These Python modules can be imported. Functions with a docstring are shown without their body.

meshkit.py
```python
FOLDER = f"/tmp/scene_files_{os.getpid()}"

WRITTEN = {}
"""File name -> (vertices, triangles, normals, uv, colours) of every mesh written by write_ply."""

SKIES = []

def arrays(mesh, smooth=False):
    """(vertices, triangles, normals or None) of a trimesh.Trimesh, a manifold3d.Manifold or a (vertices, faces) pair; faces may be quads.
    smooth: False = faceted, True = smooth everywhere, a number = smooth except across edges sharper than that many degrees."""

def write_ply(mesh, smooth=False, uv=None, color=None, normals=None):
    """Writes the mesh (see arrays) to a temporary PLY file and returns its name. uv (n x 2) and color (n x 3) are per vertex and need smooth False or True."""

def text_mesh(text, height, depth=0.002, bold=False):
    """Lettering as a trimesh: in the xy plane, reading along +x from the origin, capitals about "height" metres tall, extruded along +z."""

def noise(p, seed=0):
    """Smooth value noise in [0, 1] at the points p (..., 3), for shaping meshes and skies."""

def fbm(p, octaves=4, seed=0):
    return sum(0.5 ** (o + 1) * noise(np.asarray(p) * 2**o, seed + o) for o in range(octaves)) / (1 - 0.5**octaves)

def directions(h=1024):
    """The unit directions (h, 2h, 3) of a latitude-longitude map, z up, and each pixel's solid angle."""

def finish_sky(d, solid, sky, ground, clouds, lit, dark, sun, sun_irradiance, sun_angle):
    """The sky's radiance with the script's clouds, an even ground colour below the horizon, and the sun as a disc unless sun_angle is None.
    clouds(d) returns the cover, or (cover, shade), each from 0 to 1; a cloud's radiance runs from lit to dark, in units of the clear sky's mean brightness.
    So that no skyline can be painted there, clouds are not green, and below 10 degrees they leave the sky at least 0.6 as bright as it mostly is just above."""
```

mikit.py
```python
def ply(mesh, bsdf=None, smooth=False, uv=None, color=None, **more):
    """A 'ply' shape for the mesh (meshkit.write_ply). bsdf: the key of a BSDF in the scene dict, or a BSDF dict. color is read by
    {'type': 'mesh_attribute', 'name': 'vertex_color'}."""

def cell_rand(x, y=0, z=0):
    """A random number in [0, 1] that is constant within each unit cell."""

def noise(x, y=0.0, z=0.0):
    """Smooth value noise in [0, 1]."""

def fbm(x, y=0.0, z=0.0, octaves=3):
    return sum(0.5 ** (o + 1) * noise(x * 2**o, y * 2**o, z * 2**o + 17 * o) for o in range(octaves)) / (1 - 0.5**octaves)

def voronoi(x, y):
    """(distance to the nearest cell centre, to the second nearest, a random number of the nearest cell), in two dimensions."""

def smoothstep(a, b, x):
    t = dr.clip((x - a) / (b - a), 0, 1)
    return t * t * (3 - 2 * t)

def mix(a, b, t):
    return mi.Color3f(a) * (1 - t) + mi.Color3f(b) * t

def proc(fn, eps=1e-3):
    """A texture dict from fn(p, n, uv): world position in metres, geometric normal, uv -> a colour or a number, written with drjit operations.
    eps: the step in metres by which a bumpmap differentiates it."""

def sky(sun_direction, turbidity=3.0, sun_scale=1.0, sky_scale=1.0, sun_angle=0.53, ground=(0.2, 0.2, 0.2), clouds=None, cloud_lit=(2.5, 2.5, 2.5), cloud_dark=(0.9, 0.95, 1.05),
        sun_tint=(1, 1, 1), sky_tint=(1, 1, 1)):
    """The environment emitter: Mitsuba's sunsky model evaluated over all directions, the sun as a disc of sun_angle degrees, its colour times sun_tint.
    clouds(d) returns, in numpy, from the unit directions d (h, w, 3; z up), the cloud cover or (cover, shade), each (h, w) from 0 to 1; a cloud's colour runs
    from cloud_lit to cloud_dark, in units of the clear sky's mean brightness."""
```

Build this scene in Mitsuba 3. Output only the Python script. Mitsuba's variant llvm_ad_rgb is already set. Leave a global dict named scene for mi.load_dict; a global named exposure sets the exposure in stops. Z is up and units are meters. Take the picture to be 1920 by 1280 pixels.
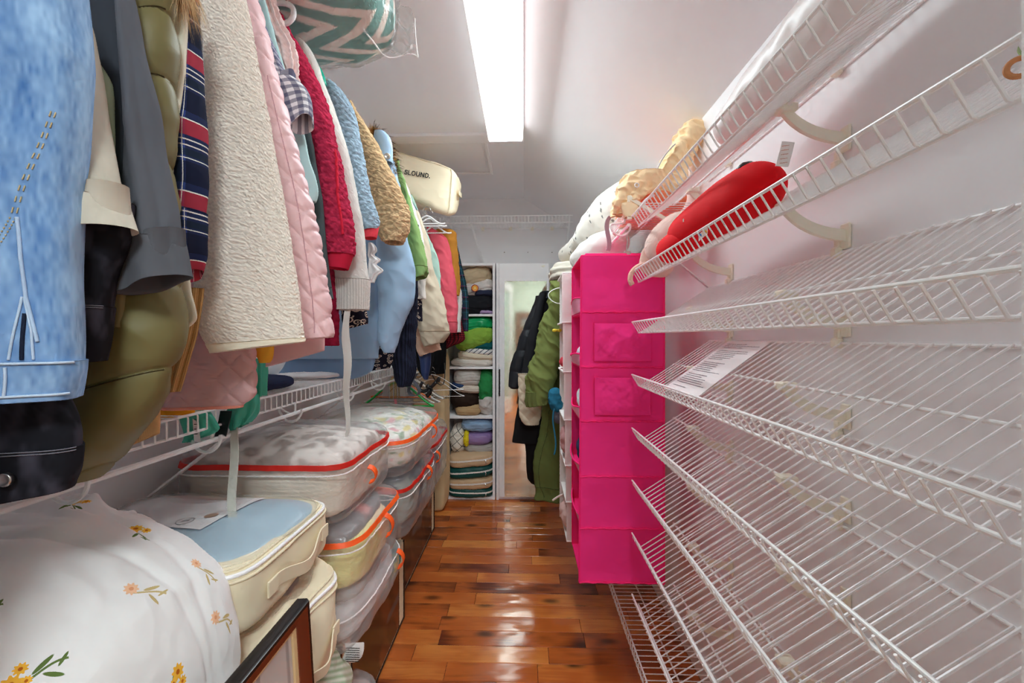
import math, numpy as np, trimesh, mitsuba as mi, drjit as dr, mikit, meshkit
from scipy.interpolate import PchipInterpolator
T = mi.ScalarTransform4f
PI = math.pi
scene, labels = {}, {}

# ------------------------------------------------------------------ camera, lights, exposure
CAM_Z, FPX = 1.2, 775.0
YAW = math.atan(22 / FPX)                       # the aisle's vanishing point lies 22 px right of the middle
scene['camera'] = {
    'type': 'perspective', 'fov': math.degrees(2 * math.atan(960 / FPX)), 'fov_axis': 'x',
    'principal_point_offset_y': 0.00625, 'near_clip': 0.01, 'far_clip': 100.0,
    'to_world': T().look_at(origin=[0, 0, CAM_Z], target=[-math.sin(YAW), math.cos(YAW), CAM_Z], up=[0, 0, 1])}
exposure = 1.25
LAMP = 9.0           # radiance of the closet's ceiling light
ROOM_LAMP = 24.0      # radiance of the ceiling light of the room behind the camera

# ------------------------------------------------------------------ helpers
def lin(c, g=1.0):
    c = np.asarray(c, float) / 255
    return np.clip(np.where(c < 0.04045, c / 12.92, ((c + 0.055) / 1.055) ** 2.4) * g, 0, 0.92)

def P(px, py, Y):
    """the point of the photograph's pixel at the distance Y down the aisle"""
    xc, yc = (px - 960) / FPX, (632 - py) / FPX
    d = Y / (math.cos(YAW) + xc * math.sin(YAW))
    return np.array([d * (xc * math.cos(YAW) - math.sin(YAW)), Y, CAM_Z + d * yc])

def numbered(key):
    taken = lambda k: k in scene or k in labels or any(x.startswith(k + '__') for x in scene)
    if not taken(key): return key
    n = 1
    while taken(f'{key}_{n:03d}'): n += 1
    return f'{key}_{n:03d}'

def thing(name, label=None, cat=None, group=None, kind=None):
    key = numbered(name)
    labels[key] = {}
    if label: labels[key]['label'] = label
    if cat: labels[key]['category'] = cat
    if group: labels[key]['group'] = group
    if kind: labels[key]['kind'] = kind
    return key

counts = {}
def part(t, name, mesh, m, smooth=False, label=None, kind=None, uv=None, color=None, dict_=None, **kw):
    base = f'{t}__{name}'
    n = counts.get(base, 0); counts[base] = n + 1
    key = base if n == 0 else f'{base}_{n:03d}'
    if dict_ is None:
        if color is not None and np.ndim(color) == 1:
            color = np.tile(np.asarray(color, float), (nverts(mesh), 1))
        dict_ = mikit.ply(mesh, m, smooth=smooth, uv=uv, color=color)
    scene[key] = {**dict_, **kw}
    if label or kind:
        labels[key] = {}
        if label: labels[key]['label'] = label
        if kind: labels[key]['kind'] = kind
    return key

def single(name, mesh, m, label, cat, group=None, smooth=False, uv=None, color=None, kind=None):
    """a thing that is one mesh"""
    key = thing(name, label, cat, group, kind)
    if color is not None and np.ndim(color) == 1:
        color = np.tile(np.asarray(color, float), (nverts(mesh), 1))
    scene[key] = mikit.ply(mesh, m, smooth=smooth, uv=uv, color=color)
    return key

def struct(name, mesh, m, label=None, smooth=False, uv=None, color=None):
    scene[name] = mikit.ply(mesh, m, smooth=smooth, uv=uv, color=color)
    labels[name] = {'kind': 'structure'}
    if label: labels[name]['label'] = label
    return name

def nverts(mesh):
    return len(mesh[0]) if isinstance(mesh, tuple) else len(mesh.vertices)

def join(*ms):
    ms = [trimesh.Trimesh(m[0], tri(m[1]), process=False) if isinstance(m, tuple) else m for m in ms]
    return trimesh.util.concatenate(ms)

def tri(f):
    f = np.asarray(f)
    return np.vstack([f[:, [0, 1, 2]], f[:, [0, 2, 3]]]) if f.shape[1] == 4 else f

def box(x0, x1, y0, y1, z0, z1, b=0.0):
    """a box between two corners, its edges chamfered by b"""
    if b <= 0:
        m = trimesh.creation.box((x1 - x0, y1 - y0, z1 - z0))
        m.apply_translation(((x0 + x1) / 2, (y0 + y1) / 2, (z0 + z1) / 2))
        return m
    pts = []
    for sx in (0, 1):
        for sy in (0, 1):
            for sz in (0, 1):
                c = np.array([(x0, x1)[sx], (y0, y1)[sy], (z0, z1)[sz]])
                s = np.array([1 - 2 * sx, 1 - 2 * sy, 1 - 2 * sz]) * b
                for k in range(3):
                    q = c.copy(); q += s * np.array([k != 0, k != 1, k != 2]); pts.append(q)
    return trimesh.convex.convex_hull(np.array(pts))

def tube(pts, r, sides=8, closed=False, caps=True):
    """a round bar along a polyline; r may vary along it"""
    p = np.asarray(pts, float); n = len(p)
    if closed:
        t = np.roll(p, -1, 0) - np.roll(p, 1, 0)
    else:
        t = np.gradient(p, axis=0)
    t /= np.linalg.norm(t, axis=1, keepdims=True) + 1e-12
    a0 = np.array([0, 0, 1.0]) if abs(t[0, 2]) < 0.9 else np.array([1.0, 0, 0])
    A = []
    a = np.cross(t[0], a0); a /= np.linalg.norm(a)
    for i in range(n):
        a = a - t[i] * (a @ t[i]); a /= np.linalg.norm(a) + 1e-12
        A.append(a)
    A = np.array(A); B = np.cross(t, A)
    r = np.broadcast_to(np.asarray(r, float), (n,))
    ang = np.arange(sides) * 2 * PI / sides
    v = p[:, None] + r[:, None, None] * (np.cos(ang)[None, :, None] * A[:, None] + np.sin(ang)[None, :, None] * B[:, None])
    f = grid_faces(n, sides, wrap_v=closed)
    v = v.reshape(-1, 3); f = tri(f)
    if caps and not closed:
        v = np.vstack([v, p[0], p[-1]])
        k = np.arange(sides); kn = (k + 1) % sides
        e = (n - 1) * sides
        f = np.vstack([f, np.stack([kn * 0 + n * sides, kn, k], 1), np.stack([k * 0 + n * sides + 1, e + k, e + kn], 1)])
    return trimesh.Trimesh(v, f[:, ::-1], process=False)

def grid_faces(n, m, wrap_u=True, wrap_v=False):
    i, j = np.meshgrid(np.arange(n if wrap_v else n - 1), np.arange(m if wrap_u else m - 1), indexing='ij')
    i2, j2 = (i + 1) % n, (j + 1) % m
    return np.stack([i * m + j, i * m + j2, i2 * m + j2, i2 * m + j], -1).reshape(-1, 4)

def bez(*c, n=12):
    """a smooth curve through the points c"""
    c = np.asarray(c, float)
    s = np.r_[0, np.cumsum(np.linalg.norm(np.diff(c, axis=0), axis=1))]
    from scipy.interpolate import CubicSpline
    cs = CubicSpline(s, c) if len(c) > 2 else None
    q = np.linspace(0, s[-1], n)
    return cs(q) if cs is not None else c[0] + (c[1] - c[0]) * (q / s[-1])[:, None]

def frame(mesh, origin, x, y, z=None):
    """moves a mesh made in local axes to origin with the axes x, y, z"""
    x = np.asarray(x, float); y = np.asarray(y, float)
    z = np.cross(x, y) if z is None else np.asarray(z, float)
    m = np.eye(4); m[:3, 0], m[:3, 1], m[:3, 2], m[:3, 3] = x, y, z, origin
    mesh = mesh.copy(); mesh.apply_transform(m); return mesh

def fb(p, s, seed=0, o=3):
    return meshkit.fbm(np.asarray(p) * s, o, seed) - 0.5

def ribbon(pts, w_dir, w, th=0.002):
    """a flat band along a polyline, w wide along w_dir, th thick"""
    p = np.asarray(pts, float); n = len(p)
    wd = np.broadcast_to(np.asarray(w_dir, float), (n, 3)); wd = wd / np.linalg.norm(wd, axis=1, keepdims=True)
    t = np.gradient(p, axis=0); nn = np.cross(t, wd); nn /= np.linalg.norm(nn, axis=1, keepdims=True) + 1e-12
    w = np.broadcast_to(np.asarray(w, float), (n,))[:, None]
    ring = np.stack([p - wd * w / 2 - nn * th / 2, p + wd * w / 2 - nn * th / 2, p + wd * w / 2 + nn * th / 2, p - wd * w / 2 + nn * th / 2], 1)
    v = ring.reshape(-1, 3); f = tri(grid_faces(n, 4))
    f = np.vstack([f, [[0, 2, 1], [0, 3, 2]], np.array([[0, 1, 2], [0, 2, 3]]) + 4 * (n - 1)])
    m = trimesh.Trimesh(v, f, process=False)
    m.fix_normals() if n < 200 else None
    return m

# ------------------------------------------------------------------ materials
def bs(name, d):
    scene[name] = d
    return name

def rgb(c): return {'type': 'rgb', 'value': [float(x) for x in c]}

def pr(name, c, rough=0.6, spec=0.5, metallic=0.0, two=True, bump=None, bscale=0.0005, **kw):
    d = {'type': 'principled', 'base_color': rgb(c) if not isinstance(c, dict) else c, 'roughness': rough, 'specular': spec, 'metallic': metallic, **kw}
    if bump is not None:
        d = {'type': 'bumpmap', 'scale': bscale, 'arbitrary': bump, 'bsdf': d}
    if two: d = {'type': 'twosided', 'bsdf': d}
    return bs(name, d)

VC = {'type': 'mesh_attribute', 'name': 'vertex_color'}
def f_weave(p, n, uv): return 0.5 * mikit.noise(p.x * 900, p.y * 900, p.z * 900) + 0.5 * mikit.noise(p.x * 250, p.y * 250, p.z * 250)
def f_fleece(p, n, uv): return mikit.fbm(p.x * 260, p.y * 260, p.z * 260, 3)
def f_wall(p, n, uv): return mikit.fbm(p.x * 120, p.y * 120, p.z * 120, 2)
def f_film(p, n, uv):
    w = mikit.fbm(p.x * 9, p.y * 9, p.z * 9, 2) * 3
    a = mikit.noise(p.x * 38 + w, p.y * 38, p.z * 38 - w)
    b = mikit.noise(p.x * 90, p.y * 90 + w, p.z * 90)
    return dr.abs(a - 0.5) * 1.4 + dr.abs(b - 0.5) * 0.5

pr('cloth', VC, 0.85, 0.15, bump=mikit.proc(f_weave, 3e-4), bscale=0.0006)
pr('fleece', VC, 0.95, 0.05, bump=mikit.proc(f_fleece, 6e-4), bscale=0.005)
pr('nylon', VC, 0.45, 0.35)
pr('satin', VC, 0.35, 0.45)
pr('vinyl', VC, 0.3, 0.5)
WALLC = lin((236, 235, 237))
pr('paint', WALLC, 0.55, 0.35, bump=mikit.proc(f_wall, 2e-3), bscale=0.0008)
pr('paint_green', lin((186, 194, 178)), 0.7, 0.3)
pr('trim_white', lin((238, 236, 237)), 0.35, 0.5)
pr('wire_white', lin((240, 240, 240)), 0.28, 0.5)
pr('plastic_ivory', lin((236, 230, 212)), 0.4, 0.5)
pr('laminate', lin((236, 234, 236)), 0.4, 0.4)
pr('steel', lin((200, 198, 195)), 0.25, metallic=1.0)
pr('black_plastic', lin((22, 22, 24)), 0.4, 0.5)
bs('mirror_silver', {'type': 'twosided', 'bsdf': {'type': 'roughconductor', 'material': 'Ag', 'alpha': 0.004, 'specular_reflectance': rgb((0.9, 0.92, 0.91))}})
def film(name, weight, c=(0.9, 0.9, 0.91)):
    """clear bag film: sheet plastic that is slightly milky and creased"""
    bs(name, {'type': 'blendbsdf', 'weight': weight,
              'a': {'type': 'thindielectric', 'int_ior': 1.25},
              'b': {'type': 'twosided', 'bsdf': {'type': 'principled', 'base_color': rgb(c), 'roughness': 0.25, 'specular': 0.6}}})

# ------------------------------------------------------------------ the setting
XL, XR, YB, ZC = -1.0, 0.62, 3.44, 2.354
SL = 0.635                                   # fall of the sloping ceiling to the right of X = 0
FLOOR_Y0, FLOOR_Y1 = -3.2, YB
def f_wood(p, n, uv):
    ident = dr.floor(uv.y)
    r1, r2, r3 = mikit.cell_rand(ident, 3), mikit.cell_rand(ident, 7), mikit.cell_rand(ident, 11)
    x, y = uv.x + r1 * 50, (uv.y - ident) * 0.083
    warp = mikit.fbm(x * 3, y * 12, r2 * 40, 3)
    g = mikit.fbm(x * 6, y * 130 + warp * 9, r3 * 20, 3)
    fine = mikit.noise(x * 30, y * 1400, r1 * 9)
    blot = mikit.fbm(x * 7, y * 14, r2 * 30, 3)
    kd, _, kr = mikit.voronoi(x * 2.2 + r2 * 9, y * 5 + r3 * 7)
    knot = mikit.smoothstep(0.13, 0.02, kd) * dr.select(kr > 0.45, 1.0, 0.0)
    t = dr.clip(0.5 + 0.7 * (r1 - 0.5) + 0.8 * (blot - 0.5) + 0.34 * (g - 0.5) + 0.08 * (fine - 0.5), 0, 1)
    c = mikit.mix((0.12, 0.021, 0.006), (0.45, 0.102, 0.019), mikit.smoothstep(0.0, 0.5, t))
    c = mikit.mix(c, (0.64, 0.215, 0.046), mikit.smoothstep(0.5, 1.0, t))
    c = mikit.mix(c, (0.02, 0.006, 0.003), 0.75 * knot + 0.5 * mikit.smoothstep(0.62, 0.8, blot) * mikit.smoothstep(0.5, 0.7, g))
    return c
def f_wave(p, n, uv): return mikit.fbm(p.x * 10, p.y * 22, 0, 2)
bs('floor_wood', {'type': 'bumpmap', 'scale': 0.0025, 'arbitrary': mikit.proc(f_wave, 2e-3),
                  'bsdf': {'type': 'principled', 'base_color': mikit.proc(f_wood), 'roughness': 0.17, 'specular': 0.5, 'clearcoat': 0.5, 'clearcoat_gloss': 0.95}})
pr('floor_gap', lin((40, 16, 8)), 0.8); pr('hole_brown', lin((130, 116, 100)), .8)
struct('floor', box(-2.2, 2.2, FLOOR_Y0, FLOOR_Y1 + .1, -0.06, -0.0024), 'floor_gap', 'glossy reddish brown hardwood plank floor')
rng = np.random.default_rng(4)
W = 0.083
edges = {}
for row in range(math.floor(FLOOR_Y0 / W), math.ceil(FLOOR_Y1 / W)):
    y0 = row * W + 0.028
    inside = y0 > 0.2
    xa, xb = (XL, XR) if inside else (-2.2, 2.2)
    x = xa - rng.uniform(0, 0.45)
    while x < xb:
        ln = rng.choice([0.35, 0.42, 0.5, 0.58, 0.66, 0.8]) + rng.uniform(-.02, .02)
        a, b_ = max(x, xa), min(x + ln, xb)
        x += ln
        if b_ - a < 0.02: continue
        g, bv = 0.0005, 0.0012
        vis = y0 > 1.0 and b_ > -0.62
        m = np.array([[a + g, y0 + g, -.0024], [b_ - g, y0 + g, -.0024], [b_ - g, y0 + W - g, -.0024], [a + g, y0 + W - g, -.0024],
                      [a + g + bv, y0 + g + bv, 0], [b_ - g - bv, y0 + g + bv, 0], [b_ - g - bv, y0 + W - g - bv, 0], [a + g + bv, y0 + W - g - bv, 0]], float)
        tx, ty = rng.normal(0, .0008), rng.normal(0, .0016)
        m[4:, 2] += (m[4:, 0] - (a + b_) / 2) * tx + (m[4:, 1] - y0 - W / 2) * ty
        f = np.array([[4, 5, 6], [4, 6, 7], [0, 1, 5], [0, 5, 4], [1, 2, 6], [1, 6, 5], [2, 3, 7], [2, 7, 6], [3, 0, 4], [3, 4, 7]])
        ident = len(edges) + 1; edges[ident] = 1
        uv = np.stack([m[:, 0], ident + np.clip((m[:, 1] - y0) / W, 0.001, 0.999)], 1)
        if inside:
            part('floor', 'plank', (m, f), 'floor_wood', uv=uv)
        else:
            edges.setdefault('rest', []).append((m, f, uv))
rest = edges['rest']; off = np.cumsum([0] + [len(r[0]) for r in rest])[:-1]
part('floor', 'outer_plank', (np.vstack([r[0] for r in rest]), np.vstack([r[1] + o for r, o in zip(rest, off)])), 'floor_wood',
     uv=np.vstack([r[2] for r in rest]), kind='stuff')

zr = ZC - SL * XR
struct('wall_left', box(XL - .1, XL, 0.2, YB + .1, 0, ZC), 'paint', 'plain white painted closet wall')
struct('wall_right', box(XR, XR + .1, 0.2, YB + .1, 0, zr + .06), 'paint', 'white painted closet wall behind the wire shelves')
v = np.array([[XL, 0], [XR, 0], [XR, zr], [0, ZC], [XL, ZC]])
from shapely.geometry import Polygon
def prism_y(poly, y0, y1):
    m = trimesh.creation.extrude_polygon(Polygon(poly), y1 - y0)
    m.apply_transform(np.array([[1, 0, 0, 0], [0, 0, -1, y1], [0, 1, 0, 0], [0, 0, 0, 1]], float)); return m
struct('wall_back', prism_y(v, YB, YB + .1), 'paint', 'white gable end wall above the cabinets')
struct('ceiling', box(XL, 0.0, 0.2, YB, ZC, ZC + .08), 'paint', 'flat white ceiling')
sl = prism_y([[0, ZC], [XR + .1, ZC - SL * (XR + .1)], [XR + .1, ZC - SL * (XR + .1) + .1], [0, ZC + .1]], 0.2, YB)
struct('ceiling_right', sl, 'paint', 'sloping white ceiling over the right side')
# the wall with the doorway that the camera looks through
JX, LX = 0.349, -0.47
struct('wall_front', join(box(JX, 2.2, 0.12, 0.30, 0, ZC + .3), box(-2.2, LX, 0.12, 0.30, 0, ZC + .3), box(LX, JX, 0.12, .30, 2.2, ZC + .3)), 'paint', 'white wall beside the doorway')
struct('wall_rear', box(-2.2, 2.2, -2.75, -2.65, 0, 2.75), 'paint_green', 'pale green wall of the room reflected in the mirror')
struct('wall_rear_left', box(-2.3, -2.2, -2.75, 0.3, 0, 2.75), 'paint_green')
struct('wall_rear_right', box(2.2, 2.3, -2.75, 0.3, 0, 2.75), 'paint_green')
struct('ceiling_rear', box(-2.3, 2.3, -2.75, 0.3, 2.62, 2.75), 'paint', 'white ceiling of the room reflected in the mirror')
# small holes left in the back wall over the cabinets
for i, hx in enumerate((901, 945.5, 990, 1035)):
    c = P(hx, 473, YB - .0005)
    part('wall_back', 'screw_hole', box(c[0] - .003, c[0] + .003, YB - .0015, YB - .0003, c[2] - .004, c[2] + .004), 'hole_brown')
# attic hatch in the flat ceiling
h = thing('attic_hatch', 'white attic access panel with raised trim in the flat ceiling', 'hatch')
part(h, 'panel', box(-.97, -.25, 2.44, 2.855, ZC - .006, ZC), 'trim_white')
part(h, 'trim', box(-.99, -.135, 2.32, 2.415, ZC - .018, ZC, .003), 'trim_white')
part(h, 'trim', box(-.99, -.215, 2.875, 2.90, ZC - .016, ZC, .003), 'trim_white')
part(h, 'trim', box(-.235, -.215, 2.415, 2.875, ZC - .016, ZC, .003), 'trim_white')
part('ceiling', 'seam', box(-.142, -.138, 2.42, 2.9, ZC - .002, ZC), 'trim_white')

# ------------------------------------------------------------------ closet ceiling light
lamp = thing('ceiling_light', 'long white fluorescent wrap ceiling light, switched on', 'ceiling light')
LX0, LX1, LY0, LY1, LZ = -0.196, -0.002, 1.04, 2.26, 2.268
prof = [(LX0, ZC - .012), (LX0 + .002, LZ + .010), (LX0 + .009, LZ), (LX1 - .009, LZ), (LX1 - .002, LZ + .010), (LX1, ZC - .012)]
dv = np.array([[x, y, z] for y in (LY0 + .006, LY1 - .006) for x, z in prof])
k = len(prof)
df = np.array([[i, i + 1, k + i + 1, k + i] for i in range(k - 1)])
dm = trimesh.Trimesh(dv, tri(df), process=False)
if dm.face_normals[2:4, 2].mean() > 0: dm.invert()
low = np.abs(dm.triangles_center[:, 2] - LZ) < .002
sm = trimesh.Trimesh(dm.vertices, dm.faces[~low], process=False); dm = trimesh.Trimesh(dm.vertices, dm.faces[low], process=False)
part(lamp, 'side_lens', sm, {'type': 'diffuse', 'reflectance': rgb((.8, .8, .8))}, emitter={'type': 'area', 'radiance': rgb((LAMP * .06,) * 3)})
part(lamp, 'diffuser', dm, {'type': 'diffuse', 'reflectance': rgb((.8, .8, .8))}, emitter={'type': 'area', 'radiance': rgb((LAMP * .86, LAMP, LAMP * 1.03))})
part(lamp, 'housing', box(LX0 - .003, LX1 + .002, LY0, LY1, ZC - .014, ZC - .0005, .002), 'trim_white')
pr('lamp_end', (.86, .85, .83), .4)
for ya in (LY0, LY1 - .008):
    part(lamp, 'end_cap', prism_y([(x, z) for x, z in prof], ya, ya + .008), 'lamp_end')
# ------------------------------------------------------------------ the room behind the camera (seen in the mirror)
r = thing('room_light', 'white round ceiling light of the room seen in the mirror', 'ceiling light')
lm = trimesh.creation.cylinder(.32, .06, sections=40); lm.apply_translation((.4, -1.3, 2.585))
part(r, 'shade', lm, {'type': 'diffuse', 'reflectance': rgb((.8, .8, .8))}, emitter={'type': 'area', 'radiance': rgb((ROOM_LAMP * .88, ROOM_LAMP, ROOM_LAMP * 1.04))})
lb = trimesh.creation.cylinder(.335, .02, sections=40); lb.apply_translation((.4, -1.3, 2.61))
part(r, 'base', lb, 'trim_white')

# ------------------------------------------------------------------ wire shelves
def wires(bent, xs, r):
    return [tube(np.column_stack([bent[:, 0], np.full(len(bent), y), bent[:, 1]]), r, 6) for y in xs]

def wire_shelf(label, y0, y1, back, front, lip, group=None, single_wires=True, extra=(), pitch=0.0254, r=0.0017, rr=0.0029, mids=(.5,), name='wire_shelf'):
    """a coated wire shelf along Y: deck from the wall rail to the front rail, bent up or down into a lip"""
    t = thing(name, label, 'shelf', group)
    back, front, lip = map(np.asarray, (back, front, lip))
    def rail(nm, q, y0=y0, y1=y1, r_=rr):
        part(t, nm, tube([[q[0], y0, q[1]], [q[0], y1, q[1]]], r_, 10), 'wire_white', 30)
    nrm = np.array([-(front - back)[1], (front - back)[0]]); nrm /= np.linalg.norm(nrm)
    if nrm[1] > 0: nrm = -nrm
    rail('back_rail', back + nrm * .003)
    for k in mids: rail('support_rail', back + (front - back) * k + nrm * (r + rr))
    d = (front - lip); d = d / np.linalg.norm(d)
    out = np.array([d[1], -d[0]]); out = out if out @ (front - back) > 0 else -out
    rail('front_rail', front - out * (rr + r)); rail('lip_rail', lip - out * (rr + r))
    bent = np.array([back, front - (front - back) / np.linalg.norm(front - back) * .004, front + (lip - front) / np.linalg.norm(lip - front) * .004, lip])
    ys = np.arange(y0 + .008, y1 - .004, pitch)
    if single_wires:
        w = mikit.ply(wires(bent, [0.0], r)[0], 'wire_white', smooth=40)
        for y in ys: part(t, 'deck_wire', None, None, dict_=w, to_world=T().translate([0, float(y), 0]))
    else:
        part(t, 'deck_wires', join(*wires(bent, ys, r)), 'wire_white', 40, kind='stuff')
    return t

RX, RZ = 0.381, (1.568, 1.382, 1.2125, 1.036, .857, .682, .505, .300)
TILT = np.array([.234, .154]); DECK = np.array([XR - .004 - RX, (XR - .004 - RX) * .154 / .234]); LIP = np.array([-.0215, .0358])
shelf_labels = ('topmost white slanted wire shelf on the right wall, holding a white bundle', 'white slanted wire shelf on the right wall holding the red neck pillow',
    'empty white slanted wire shelf at eye level, right below the red pillow one', 'white slanted wire shelf with a printed paper sheet lying on it',
    'empty white slanted wire shelf directly below the one with the paper', 'empty white slanted wire shelf, second below the paper sheet',
    'empty white slanted wire shelf, third below the paper sheet', 'lowest slanted white wire shelf, just above the flat floor shelf')
def arm(t, y, z):
    """a curved plastic support arm under a slanted shelf, foot on the wall"""
    q0, q1, q2 = np.array([RX + .122, z + .066]), np.array([RX + .158, z + .018]), np.array([XR, z + .012])
    s = np.linspace(0, 1, 14)[:, None]
    c = (1 - s) ** 2 * q0 + 2 * s * (1 - s) * q1 + s ** 2 * q2
    wdt = np.linspace(.017, .022, 14)
    tg = np.gradient(c, axis=0); nn = np.stack([-tg[:, 1], tg[:, 0]], 1); nn /= np.linalg.norm(nn, axis=1, keepdims=True)
    up, dn = c + nn * wdt[:, None] / 2, c - nn * wdt[:, None] / 2
    ring = [np.column_stack([a[:, 0], np.full(14, y + o), a[:, 1]]) for a, o in ((up, -.0045), (up, .0045), (dn, .0045), (dn, -.0045))]
    vv = np.stack(ring, 1).reshape(-1, 3); ff = tri(grid_faces(14, 4))
    ff = np.vstack([ff, [[0, 1, 2], [0, 2, 3]], np.array([[0, 2, 1], [0, 3, 2]]) + 52])
    m = trimesh.Trimesh(vv, ff, process=False); m.fix_normals()
    foot = box(XR - .006, XR - .0005, y - .012, y + .012, z - .012, z + .036, .002)
    head = box(RX + .108, RX + .140, y - .014, y + .014, z + .062, z + .078, .003)
    part(t, 'support_arm', join(m, foot, head), 'plastic_ivory', 30)
def clip(t, y, zb):
    part(t, 'wall_clip', join(box(XR - .016, XR - .0005, y - .009, y + .009, zb - .012, zb + .008, .003), box(XR - .010, XR - .0005, y - .007, y + .007, zb + .006, zb + .026, .002), box(XR - .0112, XR - .009, y - .002, y + .002, zb + .013, zb + .019)), 'plastic_ivory')
right_shelves = []
for i, z in enumerate(RZ):
    f = np.array([RX, z])
    t = wire_shelf(shelf_labels[i], .301, 1.398, f + DECK, f, f + LIP, 'slanted wire shelves on the right wall')
    for y in (.81, 1.25): arm(t, y, z)
    for y in (.826, 1.254): clip(t, y, z + DECK[1])
    right_shelves.append(t)
# straight end brace under the second shelf
t = right_shelves[1]
part(t, 'end_brace', ribbon(bez([RX + .12, 1.385, 1.455], [XR - .003, 1.385, 1.36], n=4), [0, 1, 0], .014, .004), 'wire_white')
wire_shelf('flat white wire shelf close to the floor below the pink organizer', .301, 2.3, [XR - .004, .11], [.372, .11], [.372, .145], single_wires=False)

def rod_hook(t, x, y, zl, zr):
    """open loop under a shelf lip that carries the hanger rod"""
    pts = bez([x - .004, y - .0, zl], [x - .035, y, zl - .025], [x - .052, y, zr + .012], [x - .04, y, zr - .016], [x - .008, y, zr - .026], [x + .012, y, zr - .010], [x + .016, y, zr + .012], n=26)
    part(t, 'rod_hook', tube(pts, .0035, 8), 'wire_white', 40)
def brace(t, y, x_lip, z_lip, x_wall, z_wall):
    part(t, 'brace', join(ribbon(bez([x_lip, y, z_lip], [x_wall, y, z_wall], n=4), [0, 1, 0], .016, .005),
         box(min(x_wall, x_wall + .004 * np.sign(x_lip - x_wall)), max(x_wall, x_wall + .004 * np.sign(x_lip - x_wall)), y - .011, y + .011, z_wall - .022, z_wall + .012)), 'wire_white')
    sc = trimesh.creation.icosphere(1, .004); sc.apply_translation((x_wall + .004 * np.sign(x_lip - x_wall), y, z_wall - .012))
    part(t, 'screw', sc, 'steel', True)
LXF = -.69
up = wire_shelf('high white wire shelf along the left wall above the hung clothes', .34, 3.02, [XL + .003, 2.09], [LXF, 2.09], [LXF, 2.05], single_wires=False, mids=(.33, .66))
lo = wire_shelf('lower white wire shelf with a hanger rod along the left wall under the hung clothes', .34, 3.0, [XL + .003, 1.038], [LXF, 1.038], [LXF, 1.0], single_wires=False, mids=(.33, .66))
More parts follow.
